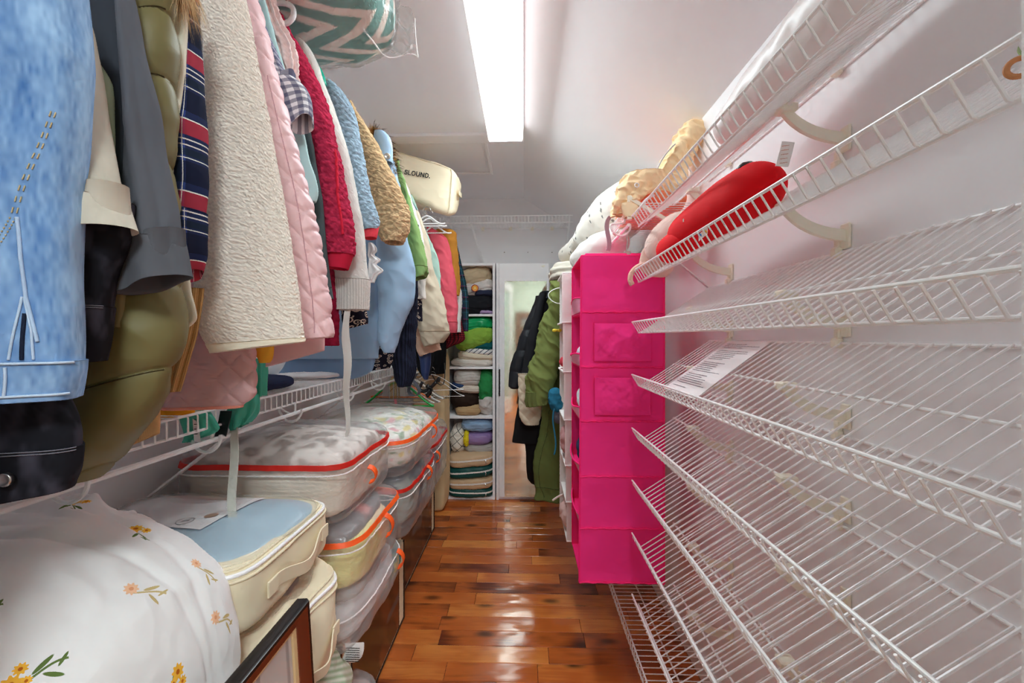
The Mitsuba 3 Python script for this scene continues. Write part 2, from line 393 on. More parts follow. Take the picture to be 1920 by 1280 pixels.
for t, z in ((up, 2.028), (lo, .971)):
    part(t, 'hanger_rod', tube([[LXF, .34, z], [LXF, 3.02, z]], .0055 if t == lo else .0085, 12), 'wire_white', 30)
for y in (.62, .90, 1.235, 1.62, 1.99, 2.4, 2.75): rod_hook(lo, LXF, y, 1.0, .971)
for y in (1.046, 1.75, 2.5): brace(lo, y, LXF, 1.0, XL, .765)
for y in (2.35, 2.75): rod_hook(up, LXF, y, 2.05, 2.028)
bk = thing('wire_shelf', 'white wire shelf across the back wall above the cabinets', 'shelf')
yf, zf, x0, x1 = 3.075, 2.105, -.99, .365
for nm, yy, zz in (('back_rail', YB - .004, zf - .003), ('support_rail', 3.26, zf - .005), ('front_rail', yf + .005, zf), ('lip_rail', yf + .005, zf - .05)):
    part(bk, nm, tube([[x0, yy, zz], [x1, yy, zz]], .003, 8), 'wire_white', 30)
ws = [tube([[x, YB - .004, zf], [x, yf + .004, zf], [x, yf, zf - .004], [x, yf, zf - .05]], .0017, 6) for x in np.arange(x0 + .01, x1, .0254)]
part(bk, 'deck_wires', join(*ws), 'wire_white', 40, kind='stuff')
for xt, xb, zb in ((-.395, -.325, 1.775), (.34, .325, 1.76)):
    part(bk, 'brace', ribbon(bez([xt, yf + .006, zf - .05], [xb, YB - .003, zb], n=4), [1, 0, 0], .014, .005), 'wire_white')
for x in (-.34, -.11, .07, .235): part(bk, 'wall_clip', box(x - .012, x + .012, YB - .016, YB - .001, zf - .02, zf + .01, .003), 'plastic_ivory')
RS = wire_shelf('white wire shelf with hanger rod behind the pink organizer, piled with pillows', 1.425, 3.1, [XR - .003, 1.66], [.36, 1.66], [.36, 1.625], single_wires=False)
part(RS, 'hanger_rod', tube([[.36, 1.425, 1.585], [.36, 3.1, 1.585]], .0055, 12), 'wire_white', 30)
for y in (1.47, 1.95, 2.4): rod_hook(RS, .36, y, 1.625, 1.585)

# ------------------------------------------------------------------ the two cabinets at the back
CY0, CY1, CZ, pt = 3.045, 3.42, 1.747, .018
ca = thing('open_cabinet', 'tall narrow white open cabinet with folded clothes on its shelves', 'cabinet')
ax0, ax1 = -.596, -.212
part(ca, 'side_panel', box(ax0, ax0 + pt, CY0, CY1, 0, CZ, .001), 'laminate')
part(ca, 'side_panel', box(ax1 - pt, ax1, CY0, CY1, 0, CZ, .001), 'laminate')
part(ca, 'top_panel', box(ax0 + pt, ax1 - pt, CY0, CY1, CZ - pt, CZ, .001), 'laminate')
part(ca, 'back_panel', box(ax0 + pt, ax1 - pt, CY1 - .006, CY1, 0, CZ - pt), 'laminate')
SHZ = (1.372, .98, .613)
for z in SHZ: part(ca, 'shelf_board', box(ax0 + pt, ax1 - pt, CY0 + .012, CY1 - .006, z - .017, z, .001), 'laminate')
part(ca, 'bottom_panel', box(ax0 + pt, ax1 - pt, CY0 + .004, CY1 - .006, 0, .02, .001), 'laminate')
cb = thing('mirror_cabinet', 'tall narrow white cabinet with a mirrored door at the back wall', 'cabinet')
bx0, bx1 = -.203, .188
part(cb, 'body', box(bx0, bx1, CY0 + .02, CY1, 0, CZ, .001), 'laminate')
d = part(cb, 'door', box(bx0 + .02, bx1 - .002, CY0, CY0 + .018, .02, CZ - .003, .0015), 'laminate')
mx0, mx1, mz0, mz1 = P(946, 600, CY0)[0], P(1025, 600, CY0)[0], P(950, 930, CY0)[2], P(950, 527, CY0)[2]
part(d, 'mirror', box(mx0, mx1, CY0 - .003, CY0 - .0005, mz0, mz1), 'mirror_silver', label='tall mirror set in the cabinet door')
part(cb, 'filler_strip', box(bx0, bx0 + .019, CY0, CY0 + .02, 0, CZ, .001), 'laminate')
hz0, hz1 = P(936, 742, CY0)[2], P(936, 692, CY0)[2]
hx = P(936.5, 700, CY0)[0]
part(d, 'handle', box(hx - .0055, hx + .0055, CY0 - .014, CY0, hz0, hz1, .002), 'black_plastic', label='slim black bar handle')
part(cb, 'magnet_catch', box(P(1018, 0, CY0)[0] - .012, P(1018, 0, CY0)[0] + .014, CY0 - .003, CY0, 1.717, 1.727), 'plastic_ivory')

# ------------------------------------------------------------------ cloth: lofted garments
class Loft:
    """a hanging piece of cloth: flat rounded sections stacked from top to bottom. A row is (py, pxL, pxR) or (pxL, pyL, pxR, pyR), read at the distance Y"""
    def __init__(s, rows, Y, t=.03, ex=2.3, folds=(0, 0), wr=.003, seed=0, wscale=(9, 9, 5), diag=0.0, fn=None, grow=True, tt=None):
        L, R = [], []
        for r in rows:
            if len(r) == 3: L.append(P(r[1], r[0], Y) if r[1] is not None else np.r_[XL + .04, Y, P(r[2], r[0], Y)[2]]); R.append(P(r[2], r[0], Y))
            else: L.append(P(r[0], r[1], Y)); R.append(P(r[2], r[3], Y))
        L, R = np.array(L), np.array(R)
        d = np.r_[0, np.cumsum(np.maximum(np.linalg.norm(np.diff((L + R) / 2, axis=0), axis=1), 1e-4))]
        s.len = d[-1]; s.s = d / d[-1]
        s.L, s.R = PchipInterpolator(s.s, L), PchipInterpolator(s.s, R)
        s.t = PchipInterpolator(np.linspace(0, 1, len(tt)), tt) if tt is not None else (lambda q: np.full(np.shape(q), t))
        s.ex, s.folds, s.wr, s.seed, s.ws, s.diag, s.fn, s.grow = ex, folds, wr, seed, wscale, diag, fn, grow
    def pt(s, q, u, off=0.0):
        q, u = np.broadcast_arrays(np.asarray(q, float), np.asarray(u, float))
        qc = np.clip(q, 0, 1)
        L, R = s.L(qc), s.R(qc)
        c, h = (L + R) / 2, (R - L) / 2
        hw = np.maximum(np.linalg.norm(h, axis=-1), 1e-4); t = np.minimum(s.t(qc), 1.2 * hw + .004)
        a = 2 * PI * u
        ca, sa = np.cos(a), np.sin(a)
        X = np.sign(ca) * np.abs(ca) ** (2 / s.ex); Yy = np.sign(sa) * np.abs(sa) ** (2 / s.ex)
        p = c + h * X[..., None]; p[..., 1] += t * Yy
        nx, ny = ca / hw, sa / t
        nn = np.sqrt(nx ** 2 + ny ** 2); nx, ny = nx / nn, ny / nn
        disp = np.zeros(q.shape) + off
        if s.folds[0]:
            w = fb(np.stack([p[..., 0] * 3, p[..., 1] * 3, p[..., 2] * 2.0], -1), 1.0, s.seed + 5, 2)
            g = (0.25 + 0.75 * qc) if s.grow else 1.0
            disp = disp + s.folds[0] * g * np.sin(2 * PI * (s.folds[1] * u) + 5 * w + s.seed)
        if s.wr:
            z = np.stack([p[..., 0] * s.ws[0] + s.diag * p[..., 2] * s.ws[2], p[..., 1] * s.ws[1], p[..., 2] * s.ws[2]], -1)
            k = fb(z, 1.0, s.seed, 3)
            disp = disp + s.wr * 2.4 * k + s.wr * 1.2 * (0.15 - np.abs(fb(z, 2.1, s.seed + 9, 2)) * 2)
        if s.fn is not None: disp = disp + s.fn(p, u, qc, hw)
        p[..., 0] += nx * disp; p[..., 1] += ny * disp
        return p
    def mesh(s, n=56, m=120, s0=0.0, s1=1.0, off=0.0, hem=.03, cap=True):
        """(vertices, faces), u, s. Closed at the top, turned in at the bottom so that one can look a little way up"""
        q, u = np.meshgrid(np.linspace(s0, s1, m), np.arange(n) / n, indexing='ij')
        V = s.pt(q, u, off)
        rows, uu, qq = [V], [u], [q]
        if hem:
            e = V[-1]; c = e.mean(0)
            for k, (f, dz) in enumerate(((.93, .001), (.86, .006), (.80, hem))):
                rr = c + (e - c) * f; rr[:, 2] = c[2] + (e - c)[:, 2] * 1.0 + dz
                rows.append(rr[None]); uu.append(u[-1:]); qq.append(q[-1:] * 0 + s1)
        V = np.concatenate(rows, 0); M = len(V)
        F = tri(grid_faces(M, n)); V = V.reshape(-1, 3)
        uu, qq = np.concatenate(uu).ravel(), np.concatenate(qq).ravel()
        k = np.arange(n); kn = (k + 1) % n
        if cap:
            V = np.vstack([V, V[:n].mean(0)]); F = np.vstack([F, np.stack([np.full(n, len(V) - 1), k, kn], 1)]); uu, qq = np.r_[uu, 0], np.r_[qq, s0]
        if hem:
            V = np.vstack([V, V[(M - 1) * n:M * n].mean(0)]); F = np.vstack([F, np.stack([np.full(n, len(V) - 1), (M - 1) * n + kn, (M - 1) * n + k], 1)]); uu, qq = np.r_[uu, 0], np.r_[qq, s1]
        # outward faces
        mm = trimesh.Trimesh(V, F, process=False)
        if mm.volume < 0: F = F[:, ::-1]
        return (V, F), uu, qq

def tone(base, V, seed=0, amt=.10, sc=(14, 14, 7), g=1.0):
    """the cloth's own colour with slight unevenness"""
    k = fb(np.asarray(V) * sc, 1.0, seed, 3)
    return np.clip(lin(base, g)[None] * (1 + 2 * amt * k[:, None]), 0, .93)

def puff(nu, seams, amp, slant=0.0):
    """quilting: pillows between seams at the given s"""
    seams = np.asarray(seams, float)
    def fn(p, u, q, hw):
        w = q + slant * np.cos(2 * PI * u) + .012 * fb(p, 14, 3, 2) * 2
        d = np.min(np.abs(w[..., None] - seams), -1)
        k = np.clip(d / .11, 0, 1)
        return amp * (np.sqrt(np.clip(k * (2 - k), 0, 1)) - .6) + amp * .35 * fb(np.stack([p[..., 0] * 30, p[..., 1] * 30, p[..., 2] * 9], -1), 1, 4, 2) * np.exp(-(d / .03) ** 2)
    return fn

def diamonds(size, amp, wavy=0.0):
    """diamond quilting on the flat faces, in metres"""
    def fn(p, u, q, hw):
        x, z = p[..., 0] + wavy * np.sin(p[..., 2] * 60), p[..., 2] + wavy * np.sin(p[..., 0] * 60)
        a = np.abs(((x + z) / size) % 1 - .5) * 2; b = np.abs(((x - z) / size) % 1 - .5) * 2
        d = np.minimum(1 - a, 1 - b)
        return amp * (np.clip(d / .5, 0, 1) ** .5 - .6)
    return fn

def fleecy(amp, f, seed=0):
    """the curls of a sherpa pile"""
    def fn(p, u, q, hw):
        k = meshkit.noise(p * f, seed); k2 = meshkit.noise(p * f * 2.3 + 7, seed + 1)
        return amp * (1.5 * k + .8 * k2 - 1.1)
    return fn

def both(*fs): return lambda p, u, q, hw: sum(f(p, u, q, hw) for f in fs)

def piece(t, name, L, base, m='cloth', n=56, rows=120, amt=.09, seed=0, col=None, label=None, **kw):
    (V, F), u, q = L.mesh(n, rows, **kw)
    c = tone(base, V, seed, amt) if col is None else col(V, u, q)
    return part(t, name, (V, F), m, smooth=True, color=c, label=label)

def disc(c, nrm, r, th):
    """a button: a small rimmed disc facing nrm"""
    nrm = np.asarray(nrm, float) / np.linalg.norm(nrm)
    prof = np.array([[0, th * .55], [r * .55, th * .55], [r * .7, th], [r * .92, th], [r, th * .7], [r, 0], [0, 0]])
    m = trimesh.creation.revolve(prof, sections=28)
    x = np.cross(nrm, [0, 0, 1.0] if abs(nrm[2]) < .9 else [0, 1.0, 0]); x /= np.linalg.norm(x)
    return frame(m, c, x, np.cross(nrm, x), nrm)

def seam(L, t, pts, r=.0012, m='cloth', base=(200, 190, 170), off=.0008, name='stitching', dash=None):
    """a line of thread on the cloth through (s, u) pairs"""
    q = np.array(pts, float)
    k = np.linspace(0, len(q) - 1, 60)
    s_, u_ = np.interp(k, np.arange(len(q)), q[:, 0]), np.interp(k, np.arange(len(q)), q[:, 1])
    p = L.pt(s_, u_, off)
    if dash:
        ms = [tube(p[i:i + 2] * 1.0, r, 5) for i in range(0, len(p) - 1, 2)]
        mesh = join(*ms)
    else: mesh = tube(p, r, 6)
    return part(t, name, mesh, m, smooth=True, color=lin(base))

def find_s(L, py, Y, u=0):
    """the s of a loft at the pixel height py"""
    zt = P(300, py, Y)[2]
    q = np.linspace(0, 1, 200); z = L.pt(q, np.full(200, u))[:, 2]
    return float(np.interp(-zt, -z, q))

def fur(t, name, path, r, length, n, cols, seed=0, w=.0006, bias=(0, 0, 0)):
    """loose fur: thin tapering hairs round a line"""
    g = np.random.default_rng(seed); path = np.asarray(path, float)
    k = g.uniform(0, len(path) - 1.001, n); i = k.astype(int)
    base = path[i] + (path[i + 1] - path[i]) * (k - i)[:, None]
    d = g.normal(size=(n, 3)); d /= np.linalg.norm(d, axis=1, keepdims=True)
    d = d + np.asarray(bias); d /= np.linalg.norm(d, axis=1, keepdims=True)
    root = base + d * r * .6; ln = length * g.uniform(.5, 1.15, n)[:, None]
    mid = root + d * ln * .55; tip = root + d * ln + np.array([0, 0, -.25]) * ln
    side = np.cross(d, g.normal(size=(n, 3))); side /= np.linalg.norm(side, axis=1, keepdims=True); side *= w
    V = np.stack([root - side, root + side, mid - side * .7, mid + side * .7, tip], 1).reshape(-1, 3)
    o = np.arange(n)[:, None] * 5
    F = np.concatenate([o + [0, 1, 3], o + [0, 3, 2], o + [2, 3, 4]], 0)
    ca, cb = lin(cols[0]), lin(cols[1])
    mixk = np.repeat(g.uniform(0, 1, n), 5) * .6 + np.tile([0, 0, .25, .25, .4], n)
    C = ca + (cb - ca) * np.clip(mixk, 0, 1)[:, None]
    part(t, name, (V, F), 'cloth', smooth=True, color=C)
    core = tube(path, r * .85, 10)
    part(t, name + '_base', core, 'fleece', smooth=True, color=lin(cols[0]) * .8)

# patterns: cloth whose colour is woven or printed, read from uv in metres
def plaid(name, cells, size, rough=.85):
    """cells: (base, [(offset, width, colour, opacity)...]) for both directions"""
    base, bands = cells
    def fn(p, n, uv):
        c = mi.Color3f(base)
        for o, w, col, op in bands:
            for k in (uv.x, uv.y):
                x = k / size + o; x = x - dr.floor(x)
                c = mikit.mix(c, col, op * dr.select(x < w, 1.0, 0.0))
        return c
    pr(name, mikit.proc(fn), rough, .15)
L3 = lambda *c: tuple(float(x) for x in lin(c))
plaid('plaid_blue', (L3(52, 68, 128), [(0, .30, L3(18, 22, 38), .75), (.33, .22, L3(178, 52, 62), .72), (.12, .02, L3(235, 232, 225), .85), (.40, .02, L3(235, 225, 220), .85), (.48, .02, L3(235, 225, 220), .8), (.62, .10, L3(24, 36, 44), .7), (.66, .016, L3(235, 232, 225), .8)]), .085)
plaid('gingham_navy', (L3(226, 224, 228), [(0, .5, L3(30, 34, 84), .62)]), .0165)
plaid('plaid_dark', (L3(38, 44, 66), [(0, .3, L3(26, 60, 62), .7), (.4, .05, L3(150, 30, 90), .6), (.62, .2, L3(30, 30, 36), .8), (.8, .03, L3(60, 110, 140), .7)]), .075)
plaid('plaid_red', (L3(148, 28, 40), [(0, .5, L3(24, 14, 18), .75)]), .014)
def f_floral_dark(p, n, uv):
    a, b, k = mikit.voronoi(uv.x * 75, uv.y * 75)
    e = mikit.smoothstep(.10, .02, dr.abs(a - .33)) + mikit.smoothstep(.12, .06, a)
    return mikit.mix(L3(22, 20, 34), L3(214, 196, 182), dr.clip(e, 0, 1) * dr.select(k > .35, 1.0, 0.0))
pr('print_dark_floral', mikit.proc(f_floral_dark), .8, .15)

def uv_of(L, V, u, q):
    """cloth coordinates in metres: round the piece and down it"""
    h = np.linalg.norm(L.R(np.clip(q, 0, 1)) - L.L(np.clip(q, 0, 1)), axis=1)
    return np.stack([np.abs(((u + .5) % 1) - .5) * 2 * np.mean(h) * 1.05, -q * L.len], 1)

def printed(t, name, L, m, n=48, rows=90, label=None, uvs=1.0, **kw):
    (V, F), u, q = L.mesh(n, rows, **kw)
    return part(t, name, (V, F), m, smooth=True, uv=uv_of(L, V, u, q) * uvs, label=label)

def garment(name, label, cat, group=None): return thing(name, label, cat, group)

# ------------------------------------------------------------------ clothes on the high rod, from the doorway inwards
HUNG = 'clothes hung on the left rod'
# --- light blue denim jacket
t = garment('denim_jacket', 'light blue washed denim jacket nearest the doorway, sleeve with yellow buttonhole cuff', 'jacket')
Y = .41
L = Loft([(-60, -60, 140), (0, -70, 147), (110, -75, 152), (225, -80, 148), (300, -80, 142), (380, -85, 133), (520, -90, 136), (640, -92, 138), (690, -90, 137), (748, -85, 128)], Y, .036, folds=(.0022, 5), wr=.0035, seed=3, diag=.6)
def denim(dark, light, seed):
    def col(V, u, q):
        k = .16 + .58 * meshkit.fbm(V * [26, 26, 7], 3, seed) + .5 * meshkit.fbm(V * [420, 420, 70], 2, seed + 3) - .2
        s_ = np.clip((k - .20) * 1.9, 0, 1)[:, None]
        wear = np.exp(-((u - .04) / .05) ** 2)[:, None] * .35
        return np.clip(lin(dark) + (lin(light) - lin(dark)) * np.clip(s_ + wear, 0, 1), 0, .92)
    return col
dn = denim((70, 114, 172), (156, 190, 224), 5)
c_ = find_s(L, 676, Y)
piece(t, 'sleeve', L, None, n=110, rows=300, col=dn, s1=c_ + .004)
def cuffcol(V, u, q): return dn(V, u, q) * (1 - .22 * np.exp(-((q - c_) / .012) ** 2))[:, None]
piece(t, 'cuff', L, None, n=110, rows=50, col=cuffcol, s0=c_, s1=1, off=.0025, label='stitched cuff')
sA = lambda py: find_s(L, py, Y)
for du in (0, .012):
    seam(L, t, [(sA(225), .92 + du), (sA(420), .84 + du), (sA(480), .80 + du), (sA(670), .78 + du)], .0006, base=(196, 178, 140), dash=1)
seam(L, t, [(sA(420), .855), (sA(560), .87), (sA(640), .90)], .0016, base=(176, 198, 224), name='seam')
seam(L, t, [(sA(560), .862), (sA(672), .835)], .0012, base=(186, 206, 228), name='sleeve_slit')
seam(L, t, [(sA(590), .868), (sA(672), .862)], .0016, base=(26, 34, 52), name='slit_opening')
seam(L, t, [(sA(560), .866), (sA(620), .885), (sA(672), .89)], .0012, base=(186, 206, 228), name='sleeve_slit')
Lc = L
for q_ in (c_ + .003, .985):
    seam(L, t, [(q_, .60), (q_, .99)], .0014, base=(190, 208, 228), off=.0034, name='cuff_edge')
seam(L, t, [(c_ + .12 * (1 - c_), .832), (.985, .832)], .0013, base=(190, 208, 228), off=.0034, name='cuff_edge')
e = [(c_ + (1 - c_) * (.55 + .13 * math.sin(a)), .758 + .026 * math.cos(a)) for a in np.linspace(0, 2 * PI, 14)]
seam(L, t, e, .0011, base=(206, 184, 110), off=.0032, name='buttonhole')
seam(L, t, [(c_ + .55 * (1 - c_), .738), (c_ + .55 * (1 - c_), .778)], .0012, base=(34, 44, 66), off=.003, name='buttonhole_slot')
LB = Loft([(-60, None, -40), (300, None, -75), (700, None, -90)], .37, .03, folds=(.003, 4))
piece(t, 'body', LB, None, n=40, rows=60, col=dn)
# --- black denim jackets
def black_denim(seed):
    def col(V, u, q):
        k = meshkit.fbm(V * [70, 70, 26], 3, seed)
        return lin((24, 24, 30)) + (lin((74, 72, 84)) - lin((24, 24, 30))) * np.clip((k - .45) * 2.2, 0, 1)[:, None]
    return col
for lab, Y, rows, cuff, but in (
        ('black denim jacket showing a worn cuff with pale button below the blue denim cuff', .44, [(500, -95, 110), (600, -90, 116), (745, -75, 121), (785, -70, 140), (815, -66, 147), (-64, 880, 143, 872), (-62, 945, 129, 915)], 836, (80, 880)),
        ('black denim jacket, cuff with large silver button beside the blue denim sleeve', .468, [(380, 60, 240), (450, 80, 233), (520, 98, 208), (575, 100, 197), (625, 100, 191), (678, 98, 176)], 574, (155, 627))):
    t = garment('black_denim_jacket', lab, 'jacket')
    L = Loft(rows, Y, .028, folds=(.0022, 4), wr=.004, seed=8)
    c_ = find_s(L, cuff, Y)
    piece(t, 'sleeve', L, None, n=70, rows=120, col=black_denim(4), s1=c_ + .004)
    piece(t, 'cuff', L, None, n=70, rows=40, col=black_denim(7), s0=c_, off=.002)
    for dq in (0.0, .012): seam(L, t, [(c_ + dq, .55), (c_ + dq, .98)], .0007, base=(112, 110, 118), off=.0028)
    p = P(but[0], but[1], Y); p[1] = Y - .0305
    part(t, 'button', disc(p + [0, -.001, 0], (.12, -1, .05), .0088 if but[0] > 100 else .0072, .004), 'steel', True, label='round metal shank button')
# --- beige linen shirt with turned-up sleeve
t = garment('linen_shirt', 'beige linen shirt with turned-up short sleeve beside the denim sleeve', 'shirt')
Y = .452
L = Loft([(20, 60, 152), (75, 95, 160), (190, 100, 179), (300, 105, 200), (372, 105, 213), (380, 105, 216), (105, 448, 236, 428)], Y, .026, folds=(.0015, 4), wr=.003, seed=12)
lin_col = lambda V, u, q: tone((198, 191, 176), V, 2, .10, (120, 120, 40))
c_ = find_s(L, 372, Y)
piece(t, 'sleeve', L, None, n=70, rows=120, col=lin_col, s1=c_ + .004)
piece(t, 'turn_up', L, None, n=70, rows=40, col=lin_col, s0=c_, off=.003, hem=.05)
# --- sage shirt
t = garment('sage_shirt', 'thin sage green shirt between the beige linen shirt and the dark coat', 'shirt')
L = Loft([(30, 110, 150), (86, 118, 163), (161, 120, 204), (210, 125, 207), (337, 130, 211), (430, 130, 216)], .482, .014, folds=(.0015, 5), wr=.003, seed=14)
piece(t, 'body', L, (166, 176, 150), seed=3)
# --- charcoal linen coat
t = garment('charcoal_coat', 'dark charcoal linen coat with wide hanging sleeve', 'coat')
Y = .505
LBd = Loft([(-60, 100, 238), (0, 128, 240), (67, 151, 246), (150, 202, 257), (262, 207, 266), (360, 214, 272), (480, 216, 272), (540, 220, 268)], Y + .022, .022, folds=(.004, 3), wr=.003, seed=17)
piece(t, 'body', LBd, (56, 60, 68), seed=5, amt=.2)
L = Loft([(-60, 222, 238), (0, 226, 247), (75, 231, 262), (180, 240, 286), (281, 246, 301), (375, 245, 319), (450, 240, 328), (237, 500, 336, 488), (238, 553, 342, 516)], Y, .024, folds=(.004, 4), wr=.0035, seed=19)
c_ = find_s(L, 448, Y)
piece(t, 'sleeve', L, (86, 88, 95), n=80, rows=160, seed=6, amt=.14, s1=c_ + .004)
piece(t, 'cuff', L, (84, 86, 92), n=80, rows=50, seed=7, amt=.12, s0=c_, off=.003, hem=.06)
seam(L, t, [(c_ + .01, .5), (c_ + .01, 1.0)], .0009, base=(40, 40, 44))
# --- khaki twill jacket tail
t = garment('khaki_jacket', 'khaki tan jacket tail hanging below the dark coat sleeve', 'jacket')
L = Loft([(430, 170, 250), (500, 180, 240), (525, 183, 235), (580, 188, 233), (614, 190, 231)], .515, .008, folds=(.001, 3), wr=.002, seed=21)
piece(t, 'tail', L, (136, 122, 88), seed=8)
seam(L, t, [(.3, .86), (.99, .86)], .0008, base=(104, 92, 62))
# --- long olive puffer coat with fur hood
t = garment('olive_puffer_coat', 'long olive green puffer coat with tan fur trim, quilted in wide bands', 'coat')
Y = .555
L = Loft([(-60, 200, 322), (50, 205, 320), (105, 205, 320), (180, 205, 316), (262, 205, 312), (400, 196, 317), (500, 176, 326), (542, 150, 328), (610, 128, 330), (662, 118, 324), (730, 112, 302), (797, 116, 263), (850, 122, 226), (897, 130, 178)], Y, .040, ex=2.1,
         wr=.004, seed=23, diag=1.2, tt=[.03, .035, .04, .045, .045, .035])
sA = lambda py: find_s(L, py, Y)
L.fn = puff(4, [sA(55), sA(182), sA(330), sA(452), sA(560), sA(725), sA(905)], .012, .035)
def olive(V, u, q): return tone((112, 104, 66), V, 9, .10, (10, 10, 6))
piece(t, 'body', L, None, 'nylon', n=110, rows=330, col=olive)
for py in (55, 182, 560, 725):
    q_ = sA(py); uu = np.linspace(.52, .98, 24)
    seam(L, t, [(q_ - .035 * math.cos(2 * PI * a), a) for a in uu], .0009, base=(66, 58, 34), off=.0002)
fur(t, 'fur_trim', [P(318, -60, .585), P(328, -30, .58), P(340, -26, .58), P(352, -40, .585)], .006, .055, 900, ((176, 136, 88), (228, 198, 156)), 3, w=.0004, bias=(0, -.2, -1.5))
# --- cream shirt
t = garment('cream_shirt', 'cream white shirt hanging between the olive puffer coat and the plaid shirt', 'shirt')
L = Loft([(-40, 296, 346), (60, 300, 349), (112, 300, 346), (210, 300, 338), (349, 300, 327), (480, 300, 346), (540, 310, 354), (312, 610, 367, 596), (326, 626, 340, 622)], .592, .010, folds=(.003, 4), wr=.003, seed=27)
piece(t, 'body', L, (228, 224, 206), seed=10, amt=.05)
# --- blue and red plaid shirt
t = garment('plaid_shirt', 'blue flannel shirt with red and white plaid beside the cream fleece coat', 'shirt')
Y = .615
L = Loft([(-40, 348, 366), (22, 352, 370), (131, 345, 373), (210, 338, 376), (270, 327, 378), (337, 324, 382), (394, 322, 377), (405, 322, 376), (328, 469, 376, 462), (349, 529, 366, 505)], Y, .026, folds=(.002, 4), wr=.003, seed=31)
c_ = find_s(L, 398, Y)
printed(t, 'sleeve', L, 'plaid_blue', n=90, rows=160, s1=c_ + .004, uvs=np.array([2.6, .8]))
printed(t, 'cuff', L, 'plaid_blue', n=90, rows=50, s0=c_, off=.0022, uvs=np.array([2.6, .8]))
# --- tan corduroy and ribbed knit showing low between the coats
t = garment('corduroy_trousers', 'tan corduroy trouser leg end hanging in front of the pink quilted vest', 'trousers')
L = Loft([(540, 326, 378), (621, 322, 367), (680, 312, 351), (734, 302, 335)], .66, .008, folds=(.0028, 6), wr=.001, seed=33, grow=False)
def ribs(base, dark, f):
    def col(V, u, q):
        k = .5 + .5 * np.sin(u * f * 2 * PI)
        return lin(dark) + (lin(base) - lin(dark)) * k[:, None]
    return col
piece(t, 'leg', L, None, n=160, rows=60, col=ribs((204, 164, 110), (160, 120, 74), 36))
t = garment('ribbed_knit_top', 'pale orange ribbed knit top behind the olive coat hem', 'knit top')
L = Loft([(660, 245, 302), (730, 236, 300), (790, 230, 300), (228, 842, 299, 812)], .68, .008, wr=.001, seed=34)
piece(t, 'body', L, None, n=200, rows=60, col=ribs((232, 190, 138), (206, 160, 106), 60))
# --- cream sherpa coat
t = garment('sherpa_coat', 'long cream sherpa fleece coat in the middle of the front row', 'coat')
Y = .72
L = Loft([(372, -50, 450, -50), (378, 0, 460, 0), (380, 37, 467, 37), (390, 150, 488, 150), (393, 225, 503, 225), (383, 337, 523, 337), (374, 469, 546, 469), (363, 550, 560, 552), (369, 602, 567, 605), (396, 662, 571, 640)], Y, .020, ex=2.8, folds=(.003, 2), wr=.002, seed=37, fn=fleecy(.0016, 330, 3))
def fleece_col(base, f, seed, d=.80):
    def col(V, u, q):
        k = np.clip(1.5 * meshkit.noise(V * f, seed) + .8 * meshkit.noise(V * f * 2.3 + 7, seed + 1) - .65, 0, 1)
        return np.clip(lin(base)[None] * (d + (1.06 - d) * k[:, None]), 0, .92)
    return col
piece(t, 'body', L, None, 'fleece', n=300, rows=420, col=fleece_col((242, 231, 218), 330, 3, .86))
piece(t, 'hem', L, (238, 228, 206), n=90, rows=8, s0=.982, s1=1.006, off=.0012, amt=.04, label='flat woven hem')
# --- pink quilted vest, low
t = garment('quilted_vest', 'dusty pink diamond quilted vest with coral piped hem', 'vest')
L = Loft([(480, 340, 472), (560, 330, 470), (640, 320, 475), (700, 310, 480), (735, 304, 479), (306, 768, 446, 763)], .80, .016, ex=2.8, wr=.002, seed=41, fn=diamonds(.052, .0045))
piece(t, 'body', L, (206, 164, 164), 'nylon', n=120, rows=180, seed=12, amt=.05)
seam(L, t, [(.99, u_) for u_ in np.linspace(.5, 1.02, 20)], .0035, base=(226, 148, 132), name='piping', off=0)
# --- pale pink quilted coat
t = garment('quilted_coat', 'long pale pink quilted coat right behind the cream sherpa coat', 'coat')
Y = .85
L = Loft([(430, -50, 470, -50), (440, 0, 480, 0), (455, 40, 492, 40), (470, 161, 523, 161), (480, 225, 540, 225), (490, 300, 562, 300), (500, 379, 584, 379), (510, 480, 604, 480), (516, 560, 618, 560), (510, 640, 626, 632)], Y, .026, ex=2.5, wr=.003, seed=43, fn=diamonds(.050, .0055, .005))
piece(t, 'sleeve', L, (226, 186, 188), 'nylon', n=110, rows=260, seed=13, amt=.05)
LBd = Loft([(440, 440, 560), (560, 480, 596), (630, 500, 606), (498, 688, 606, 657)], Y + .05, .014, ex=2.6, wr=.003, seed=44)
piece(t, 'body', LBd, (228, 188, 190), 'nylon', n=70, rows=120, seed=14, amt=.05)
seam(L, t, [(.3, .86), (.55, .84), (.985, .83)], .001, base=(196, 150, 156))
# --- navy gingham shirt
t = garment('gingham_shirt', 'navy and white gingham shirt with rolled sleeve', 'shirt')
Y = .92
L = Loft([(-60, 435, 462), (0, 463, 482), (37, 479, 494), (86, 496, 514), (150, 520, 545), (523, 168, 556, 158)], Y, .020, folds=(.002, 4), wr=.003, seed=47)
printed(t, 'sleeve', L, 'gingham_navy', n=60, rows=100)
L = Loft([(522, 164, 556, 150), (524, 175, 574, 166), (533, 205, 583, 186), (541, 228, 586, 208), (552, 248, 584, 220)], Y, .030, folds=(.004, 3), wr=.004, seed=48)
printed(t, 'rolled_cuff', L, 'gingham_navy', n=60, rows=50, hem=.05)
